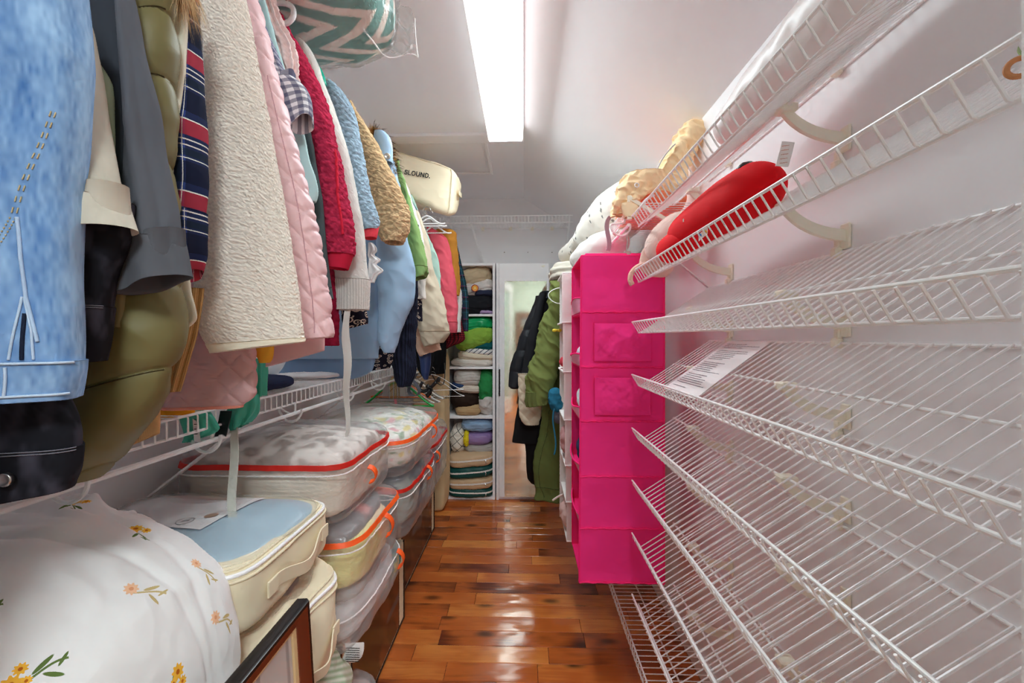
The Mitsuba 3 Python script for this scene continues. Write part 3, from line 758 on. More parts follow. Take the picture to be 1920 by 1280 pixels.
# --- aqua shirt
t = garment('aqua_shirt', 'pale aqua shirt tail behind the gingham sleeve', 'shirt')
L = Loft([(-60, 450, 476), (0, 470, 496), (86, 490, 520), (180, 510, 548), (247, 525, 568), (300, 535, 581), (545, 362, 596, 358), (572, 384, 590, 378)], .97, .012, folds=(.002, 3), wr=.003, seed=51)
piece(t, 'body', L, (182, 212, 212), seed=15, amt=.05)
# --- lace blouse
t = garment('lace_blouse', 'pale pink lace blouse with ruffled edge near the plastic wrapped blanket', 'blouse')
L = Loft([(-40, 486, 502), (0, 492, 512), (56, 503, 534), (94, 515, 554), (131, 528, 557), (158, 540, 553)], 1.0, .016, folds=(.005, 9), wr=.006, seed=53, grow=False, wscale=(60, 60, 40))
piece(t, 'sleeve', L, (232, 206, 200), n=90, rows=120, seed=16, col=lambda V, u, q: tone((236, 210, 206), V, 5, .18, (150, 150, 150)))
# --- dark grey green top
t = garment('dark_grey_top', 'dark grey green top, a narrow strip between pink coat and crimson fleece', 'top')
L = Loft([(150, 500, 560), (240, 545, 582), (300, 560, 593), (400, 580, 608), (470, 585, 613), (560, 590, 626)], 1.04, .012, folds=(.002, 3), seed=55)
piece(t, 'body', L, (72, 82, 84), seed=17)
# --- crimson sherpa jacket
t = garment('crimson_fleece', 'crimson sherpa fleece jacket, sleeve with smooth red cuff', 'jacket')
Y = 1.09
L = Loft([(18, 510, 520), (24, 514, 528), (50, 521, 541), (101, 538, 570), (187, 563, 611), (262, 584, 631), (349, 596, 646), (450, 601, 664), (478, 605, 664)], Y, .036, ex=2.1, wr=.004, seed=57, fn=fleecy(.0042, 115, 5))
piece(t, 'sleeve', L, None, 'fleece', n=190, rows=330, col=fleece_col((196, 52, 84), 115, 5, .55))
L2 = Loft([(606, 474, 664, 470), (609, 484, 661, 480), (617, 503, 651, 505)], Y, .030, wr=.001)
piece(t, 'cuff', L2, (190, 34, 62), n=60, rows=24, hem=.06, label='smooth red cuff band')
LBd = Loft([(60, 470, 540), (300, 540, 606), (480, 580, 624), (600, 590, 634), (648, 596, 634)], Y + .06, .022, wr=.003, seed=58, fn=fleecy(.003, 105, 6))
piece(t, 'body', LBd, None, 'fleece', n=140, rows=240, col=fleece_col((150, 32, 60), 105, 6, .7))
seam(L, t, [(.60, .93), (.78, .86), (.93, .85)], .0035, base=(206, 36, 60), off=.001, name='piping')
# --- light grey knit cardigan with hanging belt
t = garment('grey_cardigan', 'light grey fuzzy knit cardigan with ribbed cuff', 'cardigan')
Y = 1.17
L = Loft([(76, 556, 566), (94, 560, 582), (165, 580, 612), (225, 598, 634), (300, 615, 657), (375, 622, 672), (460, 622, 686), (505, 621, 689), (526, 623, 692), (581, 626, 691)], Y, .030, ex=2.2, folds=(.002, 3), wr=.004, seed=61, fn=fleecy(.0010, 300, 8))
c_ = find_s(L, 526, Y)
piece(t, 'sleeve', L, None, 'fleece', n=110, rows=240, col=lambda V, u, q: tone((216, 212, 206), V, 18, .12, (90, 90, 60)), s1=c_ + .004)
piece(t, 'cuff', L, None, n=180, rows=40, col=ribs((216, 212, 206), (184, 180, 174), 42), s0=c_, off=.004, label='folded ribbed cuff')
belt = bez(P(653, 480, 1.16), P(652, 580, 1.15), P(648, 625, 1.145), P(652, 680, 1.14), P(649, 730, 1.14), P(652, 775, 1.14), P(650, 818, 1.14), n=50)
single('knit_belt', join(ribbon(belt, [1, .25, 0], np.interp(np.arange(50), [0, 18, 24, 30, 40, 49], [.016, .016, .022, .02, .014, .009]), .006)), 'fleece', 'long pale grey knitted belt hanging from the grey cardigan over the lower shelf', 'belt', color=lin((214, 210, 204)))
belt = bez(P(439, 745, .98), P(438, 800, .96), P(440, 850, .93), P(436, 905, .90), P(437, 974, .86), n=40)
single('measuring_tape_belt', join(ribbon(belt, [1, .2, 0], .0165, .004)), 'fleece', 'grey knitted strap hanging in front of the lower shelf before the red zip bag', 'strap', color=lin((196, 196, 186)))
# --- light blue sherpa
t = garment('blue_fleece', 'dusty blue sherpa fleece jacket, sleeve end with coral trim', 'jacket')
Y = 1.27
L = Loft([(148, 604, 614), (157, 608, 628), (172, 612, 642), (210, 622, 664), (281, 640, 679), (375, 662, 698), (416, 674, 710), (679, 436, 708, 430)], Y, .030, ex=2.1, wr=.003, seed=63, fn=fleecy(.0034, 120, 9))
piece(t, 'sleeve', L, None, 'fleece', n=170, rows=270, col=fleece_col((166, 190, 208), 120, 9, .62))
L2 = Loft([(678, 426, 710, 420), (681, 438, 708, 434), (684, 448, 705, 446)], Y, .022, wr=.0005)
piece(t, 'cuff_trim', L2, (226, 70, 84), n=50, rows=16, hem=.05, label='coral trim round the cuff')
# --- tan sherpa
t = garment('tan_fleece', 'tan brown sherpa fleece jacket with folded cuff', 'jacket')
Y = 1.42
L = Loft([(190, 654, 660), (200, 656, 666), (214, 658, 674), (259, 666, 702), (326, 682, 737), (382, 696, 762), (410, 701, 765)], Y, .034, ex=2.1, wr=.004, seed=65, fn=fleecy(.0036, 110, 11))
piece(t, 'sleeve', L, None, 'fleece', n=170, rows=270, col=fleece_col((214, 180, 138), 110, 11, .58))
L2 = Loft([(697, 394, 765, 384), (703, 420, 768, 410), (710, 440, 766, 432), (722, 456, 754, 455)], Y, .040, wr=.003, seed=66, fn=fleecy(.0036, 110, 12))
piece(t, 'folded_cuff', L2, None, 'fleece', n=170, rows=80, col=fleece_col((216, 184, 142), 110, 12, .58), hem=.05)
# --- white ruffled blouse, embroidered skirt
t = garment('ruffled_blouse', 'small white ruffled blouse sleeve beside the light blue parka', 'blouse')
L = Loft([(455, 690, 698), (470, 690, 707), (477, 690, 701), (488, 692, 713), (495, 692, 705), (508, 690, 718), (516, 692, 707), (530, 690, 700)], 1.36, .007, folds=(.004, 6), wr=.004, seed=67)
piece(t, 'sleeve', L, (234, 232, 232), n=80, rows=60, seed=19, amt=.03)
t = garment('embroidered_skirt', 'navy skirt with white embroidered sprigs below the grey knit cuff', 'skirt')
L = Loft([(500, 620, 670), (560, 640, 682), (600, 642, 689), (650, 616, 688, 606)], 1.25, .014, folds=(.003, 4), seed=68)
printed(t, 'skirt_panel', L, 'print_dark_floral', uvs=.6)
# --- light blue parka with fur hood
t = garment('blue_parka', 'light blue parka with brown fur hood and long hem over the lower shelf', 'parka')
Y = 1.55
L = Loft([(300, 698, 738), (400, 702, 758), (449, 704, 766), (512, 708, 777), (560, 711, 775), (602, 709, 758), (630, 709, 749), (661, 722, 738)], Y, .045, ex=2.1, folds=(.003, 3), wr=.008, seed=71, diag=1.0, wscale=(7, 7, 5))
bl = lambda V, u, q: tone((150, 180, 208), V, 20, .05)
piece(t, 'sleeve', L, None, 'nylon', n=90, rows=200, col=bl)
LBd = Loft([(300, 640, 715), (440, 660, 716), (520, 630, 716), (600, 570, 714), (640, 545, 712), (672, 530, 710)], Y + .06, .040, folds=(.004, 4), wr=.008, seed=72)
piece(t, 'body', LBd, None, 'nylon', n=90, rows=160, col=bl)
LBh = Loft([(650, 545, 705), (690, 530, 700), (500, 716, 650, 712)], Y + .07, .034, folds=(.004, 6), wr=.006, seed=73)
piece(t, 'hem_lining', LBh, (126, 158, 192), 'nylon', n=90, rows=60)
Lh = Loft([(248, 704, 722), (258, 702, 731), (280, 706, 736), (306, 714, 736)], 1.50, .02, wr=.004, seed=74)
piece(t, 'hood', Lh, (154, 184, 212), 'nylon', n=50, rows=50)
part(t, 'snap', disc(P(726, 293, 1.475), (.3, -1, 0), .011, .005), 'steel', True)
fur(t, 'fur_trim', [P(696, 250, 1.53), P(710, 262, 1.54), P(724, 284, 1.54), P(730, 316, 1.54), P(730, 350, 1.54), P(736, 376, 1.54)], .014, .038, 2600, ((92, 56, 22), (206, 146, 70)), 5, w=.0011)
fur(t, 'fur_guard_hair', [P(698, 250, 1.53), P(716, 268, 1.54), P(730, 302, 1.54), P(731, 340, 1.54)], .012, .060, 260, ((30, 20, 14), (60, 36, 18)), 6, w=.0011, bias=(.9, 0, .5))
# --- the rest of the row, farther in: (name, label, category, Y, rows, colour, thickness, material)
rest_row = [
 ('green_jacket', 'leaf green jacket with buttoned cuff behind the tan fleece', 'jacket', 1.78, [(300, 740, 748), (360, 754, 765), (405, 762, 779), (450, 766, 791), (501, 772, 803), (775, 526, 796, 518)], (122, 152, 92), .035, 'cloth', 1),
 ('white_collared_shirt', 'off-white shirt with stand collar, seen edge on beside the green jacket', 'shirt', 1.92, [(318, 738, 748), (360, 750, 768), (420, 768, 786), (500, 778, 800), (560, 778, 800)], (222, 214, 206), .012, 'cloth', 0),
 ('teal_shirt', 'dark teal shirt, a narrow strip beside the mint shirt', 'shirt', 2.12, [(340, 748, 757), (386, 762, 779), (440, 778, 796), (486, 792, 808)], (86, 112, 116), .012, 'cloth', 0),
 ('canvas_jacket', 'beige canvas jacket with elastic cuff in the middle of the rod', 'jacket', 2.05, [(395, 770, 786), (450, 780, 801), (524, 780, 818), (580, 778, 836), (617, 784, 840), (794, 650, 828, 642)], (198, 184, 162), .05, 'cloth', 1),
 ('mint_shirt', 'mint green shirt beside the coral sweatshirt', 'shirt', 2.3, [(365, 762, 772), (446, 784, 805), (496, 800, 824), (542, 804, 827)], (176, 204, 190), .02, 'cloth', 0),
 ('coral_sweatshirt', 'coral red sweatshirt toward the far end of the rod', 'sweatshirt', 2.5, [(426, 800, 808), (438, 803, 826), (447, 805, 837), (496, 814, 849), (558, 824, 858), (600, 832, 859), (624, 838, 857)], (222, 92, 108), .05, 'cloth', 0),
 ('suede_jacket', 'mustard brown suede jacket behind the coral sweatshirt', 'jacket', 2.64, [(432, 818, 850), (438, 822, 856), (480, 834, 858), (530, 846, 862), (554, 850, 862)], (188, 128, 52), .05, 'cloth', 0),
 ('white_long_top', 'white top showing as a thin strip below the mustard jacket', 'top', 2.72, [(450, 832, 852), (520, 846, 860), (560, 850, 866), (623, 850, 864)], (216, 212, 208), .02, 'cloth', 0),
 ('navy_ribbed_dress', 'long navy ribbed knit dress hanging down to the metal hooks', 'dress', 1.86, [(420, 742, 784), (540, 738, 781), (600, 734, 781), (659, 731, 780), (700, 737, 778), (724, 746, 768)], (34, 38, 58), .04, 'rib', 1),
 ('black_trousers', 'black trousers hanging beside the navy ribbed dress', 'trousers', 2.2, [(560, 782, 806), (640, 778, 812), (690, 780, 808), (704, 790, 806)], (22, 22, 26), .03, 'cloth', 1),
 ('blush_knit', 'blush beige knit with ribbed cuff below the canvas jacket', 'sweater', 2.12, [(600, 780, 815), (640, 778, 824), (655, 782, 827), (788, 668, 822, 656)], (214, 178, 156), .03, 'cloth', 1),
]
for i, (nm, lab, cat, Y, rows, colr, th, m, fo) in enumerate(rest_row):
    t = garment(nm, lab, cat)
    L = Loft(rows, Y, th, folds=(.005 if fo else .003, 3), wr=.011 if fo else .008, seed=80 + i, wscale=(13, 13, 7), diag=.7)
    if m == 'rib': piece(t, 'skirt', L, None, n=160, rows=120, col=ribs(colr, (14, 16, 28), 26))
    else: piece(t, 'sleeve' if cat in ('jacket', 'sweatshirt') else 'body', L, colr, n=56, rows=110, seed=30 + i, amt=.07)
    if cat in ('jacket', 'sweatshirt') and nm != 'suede_jacket':
        piece(t, 'cuff', L, np.array(colr) * .93, n=56, rows=14, s0=.9, s1=1.0, off=.0025)
t = garment('dark_plaid_shirt', 'dark blue and green plaid shirt at the far end of the rod', 'shirt')
printed(t, 'sleeve', Loft([(430, 838, 845), (462, 848, 858), (496, 853, 866), (558, 860, 878), (600, 864, 879), (621, 868, 878)], 2.82, .03, wr=.004, seed=95), 'plaid_dark')
t = garment('red_check_shirt', 'red and black check shirt, hem showing under the coral sweatshirt', 'shirt')
printed(t, 'body', Loft([(560, 828, 856), (616, 832, 868), (634, 834, 871), (828, 660, 846, 648)], 2.78, .03, folds=(.004, 4), wr=.004, seed=96), 'plaid_red')
t = garment('floral_dress', 'black dress with pale flower print between navy dress and canvas jacket', 'dress')
printed(t, 'skirt', Loft([(430, 768, 782), (500, 770, 787), (560, 772, 791), (602, 776, 791)], 1.95, .02, folds=(.004, 4), seed=97), 'print_dark_floral')
t = garment('floral_skirt', 'black skirt with beige leaf print lying on the lower shelf by the blue parka', 'skirt')
printed(t, 'skirt', Loft([(560, 700, 736), (640, 690, 737), (668, 682, 737), (678, 697, 730, 690)], 1.72, .03, folds=(.006, 5), seed=98), 'print_dark_floral')

# ------------------------------------------------------------------ soft things: bags, bedding, folded clothes
_cube = trimesh.creation.box((2, 2, 2))
_soft_base = {}
def base_cube(sub):
    if sub not in _soft_base:
        n = 2 ** sub
        g = np.linspace(-1, 1, n + 1)
        vs, fs, o = [], [], 0
        for ax in range(3):
            for sg in (-1, 1):
                a, b = np.meshgrid(g, g, indexing='ij')
                p = np.zeros((n + 1, n + 1, 3)); p[..., ax] = sg; p[..., (ax + 1) % 3] = a; p[..., (ax + 2) % 3] = b
                f = grid_faces(n + 1, n + 1, wrap_u=False) + o
                if sg < 0: f = f[:, ::-1]
                vs.append(p.reshape(-1, 3)); fs.append(tri(f)); o += (n + 1) ** 2
        m = trimesh.Trimesh(np.vstack(vs), np.vstack(fs), process=False); m.merge_vertices()
        if m.volume < 0: m.invert()
        _soft_base[sub] = m
    return _soft_base[sub]

class Soft:
    """a cushion-like body filling a box: k sets how boxy it is, puff domes the top and bottom, noise creases it"""
    def __init__(s, x0, x1, y0, y1, z0, z1, k=4, puff=0.0, noise=.006, f=9, seed=0, top_k=None, shear=(0, 0), taper=0.0, rot=None, fn=None, flat=0.0):
        s.c = np.array([(x0 + x1) / 2, (y0 + y1) / 2, (z0 + z1) / 2]); s.h = np.array([x1 - x0, y1 - y0, z1 - z0]) / 2
        s.k, s.puff, s.noise, s.f, s.seed, s.shear, s.taper, s.rot, s.fn, s.flat = k, puff, noise, f, seed, shear, taper, rot, fn, flat
    def map(s, d, off=0.0):
        d = np.asarray(d, float)
        p = d / (np.sum(np.abs(d) ** s.k, -1, keepdims=True) ** (1 / s.k))
        n = np.sign(p) * np.abs(p) ** (s.k - 1) / s.h; n /= np.linalg.norm(n, axis=-1, keepdims=True) + 1e-12
        q = p.copy()
        q[..., :2] *= (1 - s.taper * p[..., 2:3])
        w = q * s.h
        if s.puff: w[..., 2] += s.puff * p[..., 2] * (1 - p[..., 0] ** 2) * (1 - p[..., 1] ** 2)
        w[..., 0] += s.shear[0] * w[..., 2]; w[..., 1] += s.shear[1] * w[..., 2]
        a = w + s.c
        dn = s.noise * 2.2 * fb(a * s.f, 1.0, s.seed, 3) + s.noise * (.25 - np.abs(fb(a * s.f * 1.3, 1.0, s.seed + 4, 2)) * 2) if s.noise else 0.0
        if s.fn is not None: dn = dn + s.fn(a, p)
        if s.flat: dn = np.where(p[..., 2] < -.6, 0, dn)
        w = w + n * (np.asarray(dn + off))[..., None]
        if s.rot is not None: w = w @ s.rot.T
        return w + s.c
    def mesh(s, sub=5, off=0.0):
        b = base_cube(sub)
        return trimesh.Trimesh(s.map(np.array(b.vertices), off), b.faces, process=False)
    def ring(s, zf, n=120, off=.002, lo=0.0, hi=2 * PI):
        """points round the side of the body at the height zf (-1..1)"""
        a = np.linspace(lo, hi, n)
        c, sn = np.cos(a), np.sin(a)
        r = (np.abs(c) ** 8 + np.abs(sn) ** 8) ** (-1 / 8)
        return s.map(np.stack([c * r, sn * r, np.full(n, zf)], -1), off)

def rotz(d): a = math.radians(d); return np.array([[math.cos(a), -math.sin(a), 0], [math.sin(a), math.cos(a), 0], [0, 0, 1]])
def roty(d): a = math.radians(d); return np.array([[math.cos(a), 0, math.sin(a)], [0, 1, 0], [-math.sin(a), 0, math.cos(a)]])
def rotx(d): a = math.radians(d); return np.array([[1, 0, 0], [0, math.cos(a), -math.sin(a)], [0, math.sin(a), math.cos(a)]])

def soft(t, name, S, base, m='cloth', sub=5, seed=0, amt=.08, col=None, label=None, uv=None):
    me = S.mesh(sub); V = np.array(me.vertices)
    if uv is not None: return part(t, name, me, m, smooth=True, uv=uv(V), label=label)
    return part(t, name, me, m, smooth=True, color=tone(base, V, seed, amt) if col is None else col(V), label=label)

def sausage(path, radii, sides=48, n=90, noise=.004, f=12, seed=0, squash=1.0, cap=.5):
    """a stuffed roll along a path, its ends rounded"""
    p = bez(*path, n=n)
    s_ = np.linspace(0, 1, n); r = np.interp(s_, np.linspace(0, 1, len(radii)), radii)
    L_ = np.linalg.norm(np.diff(p, axis=0), axis=1).sum()
    e0, e1 = np.clip(s_ * L_ / (r[0] * cap * 2), 0, 1), np.clip((1 - s_) * L_ / (r[-1] * cap * 2), 0, 1)
    r = r * np.sqrt(np.clip(1 - (1 - e0) ** 2, .0004, 1)) * np.sqrt(np.clip(1 - (1 - e1) ** 2, .0004, 1))
    m = tube(p, r, sides); V = np.array(m.vertices)
    ax = np.vstack([np.repeat(p, sides, 0), p[0], p[-1]])
    d = V - ax; d[:, 2] *= squash
    nn = d / (np.linalg.norm(d, axis=1, keepdims=True) + 1e-9)
    V = ax + d + nn * (noise * 2.2 * fb(V * f, 1.0, seed, 3))[:, None]
    return trimesh.Trimesh(V, m.faces, process=False)

film('film_clear', .10)
film('film_milky', .13)
film('film_net', .20)
bs('film_glossy', {'type': 'blendbsdf', 'weight': .05, 'a': {'type': 'thindielectric', 'int_ior': 1.35},
                   'b': {'type': 'twosided', 'bsdf': {'type': 'principled', 'base_color': rgb((.9, .9, .9)), 'roughness': .2, 'specular': .5}}})
pr('zip_red', lin((206, 34, 22)), .5); pr('zip_orange', lin((250, 92, 30)), .5)
pr('canvas', lin((226, 213, 184)), .8, .2, bump=mikit.proc(f_weave, 3e-4), bscale=.0005)

def sprigs(cell, strength=1.0):
    def fn(p, n, uv):
        cx, cy = uv.x / cell, uv.y / cell
        ix, iy = dr.floor(cx), dr.floor(cy)
        x, y = cx - ix - .5, cy - iy - .5
        r1, r2, r3, r4 = (mikit.cell_rand(ix, iy, k) for k in (1, 2, 3, 4))
        x, y = x - (r1 - .5) * .30, y - (r2 - .5) * .30
        a = (r3 - .5) * 2.4
        u, v = x * dr.cos(a) - y * dr.sin(a), x * dr.sin(a) + y * dr.cos(a)
        on = dr.select(r4 > .12, 1.0, 0.0)
        pale = dr.select(mikit.cell_rand(ix, iy, 5) > .6, 1.0, 0.0)
        c = mi.Color3f(.78, .77, .76)
        green = mikit.mix(L3(92, 112, 58), L3(190, 170, 120), pale)
        yel, cen = mikit.mix(L3(236, 178, 62), L3(232, 186, 150), pale), mikit.mix(L3(184, 96, 30), L3(214, 150, 110), pale)
        def blob(px, py, ax, ay, rot):
            qx, qy = (u - px) * math.cos(rot) - (v - py) * math.sin(rot), (u - px) * math.sin(rot) + (v - py) * math.cos(rot)
            return dr.sqrt(dr.square(qx / ax) + dr.square(qy / ay))
        stem = dr.abs(u - .05 * dr.sin(v * 9))
        c = mikit.mix(c, green, on * mikit.smoothstep(.016, .008, stem) * dr.select((v > -.14) & (v < .24), 1.0, 0.0))
        for b in ((.07, .05, .022, .10, .6), (-.06, .12, .02, .09, -.5), (.05, .2, .016, .07, .9)):
            c = mikit.mix(c, green, on * mikit.smoothstep(1.1, .9, blob(*b)))
        for px, py, r in ((0, -.17, .075), (.11, -.10, .05), (-.02, -.07, .04)):
            d = dr.sqrt(dr.square(u - px) + dr.square(v - py)); th = dr.atan2(v - py, u - px)
            rr = r * (1 + .18 * dr.cos(th * 9))
            c = mikit.mix(c, yel, on * dr.select((d < rr) & ((px == 0) | (pale < .5)), 1.0, 0.0))
            c = mikit.mix(c, cen, on * dr.select((d < r * .34) & ((px == 0) | (pale < .5)), 1.0, 0.0))
        return c
    return fn
pr('sprig_cotton', mikit.proc(sprigs(.108)), .85, .15, bump=mikit.proc(f_weave, 3e-4), bscale=.0004)

# --- big floral duvet bundle, on a box out of sight below it
S = Soft(-.99, -.455, .25, .80, .40, .91, k=2.5, puff=.02, noise=.010, f=5, seed=3, rot=rotz(-6))
def crease(a, p):
    w = fb(a * [4, 4, 4], 1.0, 12, 2)
    r1 = np.sin((a[..., 1] * 1.0 + a[..., 0] * 1.3) * 34 + 9 * w)
    top = np.exp(-(((a[..., 1] - .68) / .08) ** 2 + ((a[..., 0] + .80) / .10) ** 2))
    fine = fb(a * [60, 20, 30], 1.0, 5, 2) + .6 * np.sin(a[..., 1] * 160 + 12 * fb(a * 14, 1.0, 6, 2))
    seam_ = -.007 * np.exp(-((a[..., 1] - .55 - .30 * (a[..., 0] + .7)) / .008) ** 2) - .006 * np.exp(-((a[..., 1] - .66 + .1 * (a[..., 0] + .7)) / .008) ** 2)
    return .0035 * r1 * np.clip(w + .5, 0, 1) + top * (.034 + .016 * fine) + seam_ + .0035 * fb(a * [18, 44, 18], 1.0, 7, 3) + .005 * (.3 - np.abs(fb(a * [12, 26, 12], 1.0, 17, 2)) * 2)
S.fn = crease
t = thing('floral_duvet', 'bulky white duvet bundle with yellow flower sprigs in the near left corner', 'duvet')
soft(t, 'cover', S, None, 'sprig_cotton', sub=7, uv=lambda V: np.stack([V[:, 1] * 1.05 + .03, (V[:, 0] - V[:, 2]) * .72 + .06], -1))
t = thing('cardboard_box', 'plain cardboard box under the white floral duvet bundle', 'box')
pr('cardboard', lin((190, 150, 104)), .85)
part(t, 'body', box(-.95, -.52, .30, .64, 0.001, .40, .004), 'cardboard')
part(t, 'tape', box(-.75, -.70, .30, .64, .40, .4005), 'plastic_ivory')

# --- picture frame leaning in front of it
t = thing('picture_frame', 'dark reddish wooden picture frame leaning against the storage bags at the bottom left', 'picture frame')
pr('frame_wood', lin((106, 46, 26)), .22, .5, clearcoat=.6); pr('frame_dark', lin((26, 17, 14)), .25, .5); pr('frame_gold', lin((214, 186, 140)), .35, .4)
w_, h_ = .46, .70
px_, wd = [0, .006, .010, .030, .036, .042, .042, 0], None
prof = [(0, 0), (0, .020), (.004, .024), (.012, .022), (.030, .014), (.036, .012), (.036, 0)]
def moulding(prof, w, h):
    """a mitred picture moulding round a rectangle; profile = (inset, height)"""
    ring = []
    for i, zz in prof: ring.append([[i, i, zz], [w - i, i, zz], [w - i, h - i, zz], [i, h - i, zz]])
    v = np.array(ring).reshape(-1, 3); m = len(prof)
    return trimesh.Trimesh(v, tri(grid_faces(m, 4, True, True)), process=False)
org = np.array([-.372, .290, .02]); ex_ = np.array([0, 1.0, 0]); ey_ = np.array([-.045, 0, h_]); ey_ = ey_ / np.linalg.norm(ey_)
put = lambda m: frame(m, org, ex_, ey_)
fx = lambda m: (m.fix_normals(), m)[1]
part(t, 'moulding', put(fx(moulding([(.008, .0232), (.012, .0222), (.030, .0142), (.031, .004), (.008, .004)], w_, h_))), 'frame_wood', 30)
part(t, 'outer_edge', put(fx(moulding([(0, 0), (0, .018), (.003, .0235), (.0082, .0236), (.0082, 0)], w_, h_))), 'frame_dark', 30, label='black outer edge')
part(t, 'slip', put(fx(moulding([(.030, .004), (.030, .0125), (.037, .0105), (.037, .004)], w_, h_))), 'frame_gold', 30, label='pale gold inner slip')
def f_stripe(p, n, uv): return mikit.mix(L3(214, 211, 208), L3(150, 150, 152), mikit.smoothstep(.62, .78, mikit.noise(uv.x * 90, 2.0, 0)) * .7)
pr('stripe_paper', mikit.proc(f_stripe), .6)
bk_ = box(.034, w_ - .034, .034, h_ - .034, .003, .006)
part(t, 'picture', put(bk_), 'stripe_paper', uv=np.array(bk_.vertices)[:, :2])
gl = trimesh.Trimesh([[.034, .034, .0085], [w_ - .034, .034, .0085], [w_ - .034, h_ - .034, .0085], [.034, h_ - .034, .0085]], [[0, 1, 2], [0, 2, 3]], process=False)
bs('pane', {'type': 'thindielectric', 'int_ior': 1.5})
part(t, 'glass', put(gl), 'pane')

# --- beige bedding bags with clear tops
def strap_handle(t, x, y0, y1, z0, z1, m='canvas', w=.026, drop=.016):
    q = bez([x + .002, y0, z0], [x + .006, y0 + (y1 - y0) * .16, z0 + (z1 - z0) * .16 + .001], [x + .020, (y0 + y1) / 2, (z0 + z1) / 2 - drop], [x + .006, y1 - (y1 - y0) * .16, z1 - (z1 - z0) * .16 + .001], [x + .002, y1, z1], n=24)
    part(t, 'handle', ribbon(q, [.1, 0, 1], w, .003), m, 30, label='sewn strap handle')
    for a, b in ((y0, z0), (y1, z1)):
        part(t, 'handle_patch', box(x + .001, x + .0055, a - .015, a + .015, b - .015, b + .015, .001), m)
t = thing('bedding_bag', 'beige bedding bag with clear top holding a folded pale blue duvet', 'storage bag')
S = Soft(-.95, -.475, .68, 1.035, .672, .800, k=7, noise=.005, f=8, seed=21)
soft(t, 'body', S, (226, 213, 184), 'cloth', 6, 4, .05)
Sd = Soft(-.94, -.492, .695, 1.02, .73, .808, k=5, puff=.010, noise=.007, f=7, seed=22)
soft(t, 'blue_duvet', Sd, (166, 188, 202), 'satin', 6, 5, .05, label='folded pale blue duvet inside')
Sf = Soft(-.945, -.486, .69, 1.027, .73, .815, k=5, puff=.013, noise=.007, f=7, seed=22)
part(t, 'clear_top', Sf.mesh(6), 'film_glossy', True, label='clear vinyl top')
ins = np.array([[-.93, .84], [-.64, .80], [-.62, 1.005], [-.93, 1.005]])
def on_top(xy, dz=.0035):
    o = []
    for x, y in xy:
        o.append(Sd.map(np.array([(x - Sd.c[0]) / Sd.h[0], (y - Sd.c[1]) / Sd.h[1], 1.0]), dz))
    return np.array(o)
gx, gy = np.meshgrid(np.linspace(0, 1, 14), np.linspace(0, 1, 14), indexing='ij')
q = (ins[0] * ((1 - gx) * (1 - gy))[..., None] + ins[1] * (gx * (1 - gy))[..., None] + ins[2] * (gx * gy)[..., None] + ins[3] * ((1 - gx) * gy)[..., None]).reshape(-1, 2)
pr('card_white', lin((236, 232, 232)), .5)
part(t, 'insert_card', trimesh.Trimesh(on_top(q), tri(grid_faces(14, 14, False)), process=False), 'card_white', True, label='white printed card under the clear top')
pr('ink_brown', lin((150, 112, 84)), .6); pr('ink_black', lin((34, 32, 32)), .6); pr('ink_pink', lin((214, 176, 164)), .6)
def flat_ring(c, r0, r1, n=32):
    a = np.linspace(0, 2 * PI, n, endpoint=False)
    v = np.vstack([on_top([(c[0] + r0 * math.cos(k), c[1] + r0 * math.sin(k)) for k in a], .0046), on_top([(c[0] + r1 * math.cos(k), c[1] + r1 * math.sin(k)) for k in a], .0046)])
    i = np.arange(n); j = (i + 1) % n
    return trimesh.Trimesh(v, tri(np.stack([i, j, j + n, i + n], 1)), process=False)
part(t, 'printed_seal', flat_ring((-.70, .835), .0145, .0160), 'ink_black')
part(t, 'printed_seal', flat_ring((-.665, .862), .0, .013), 'ink_brown')
tm = meshkit.text_mesh('85', .009, .0003); tm.apply_translation((-.0065, -.0045, 0))
c = on_top([(-.70, .835)], .005)[0]
part(t, 'printed_number', frame(tm, c, [.96, .28, 0], [-.28, .96, 0]), 'ink_black')
part(t, 'printed_bar', trimesh.Trimesh(on_top([(x, y) for x in np.linspace(-.86, -.70, 6) for y in (.965, .985)], .0046), tri(grid_faces(6, 2, False)), process=False), 'ink_pink')
zp = S.ring(.80, 160, .002)
part(t, 'zip', tube(zp, .004, 8, closed=True), 'trim_white', True, label='pale zip round the top edge')
for zf in (.66, .93): part(t, 'binding', tube(S.ring(zf, 160, .0015), .0028, 6, closed=True), 'canvas', True)
strap_handle(t, -.472, .76, .96, .735, .742)

t = thing('bedding_bag', 'slumped beige bedding bag with zip, second one down behind the picture frame', 'storage bag')
S = Soft(-.95, -.448, .70, 1.05, .40, .665, k=5, noise=.012, f=7, seed=24, shear=(-.10, 0))
S.fn = lambda a, p: .010 * np.sin(a[..., 1] * 26 - a[..., 2] * 30 + 6 * fb(a * 5, 1.0, 3, 2)) * np.clip(p[..., 0], 0, 1)
soft(t, 'body', S, (228, 215, 186), 'cloth', 6, 6, .05)
part(t, 'zip', tube(S.ring(.62, 160, .002), .0042, 8, closed=True), 'trim_white', True)
for zf in (.52, .72): part(t, 'binding', tube(S.ring(zf, 160, .0015), .0028, 6, closed=True), 'canvas', True)
Sd = Soft(-.93, -.505, .74, 1.0, .60, .680, k=4, noise=.010, f=12, seed=25)
soft(t, 'grey_bedding', Sd, (150, 142, 140), 'cloth', 5, 7, .3, label='grey printed bedding inside')
part(t, 'clear_top', Soft(-.94, -.490, .72, 1.03, .60, .684, k=4, noise=.008, f=8, seed=25).mesh(5), 'film_glossy', True)
strap_handle(t, -.440, .80, .95, .50, .52, w=.022)
t = thing('patterned_bedding', 'sage green striped bedding folded low behind the picture frame', 'bedding')
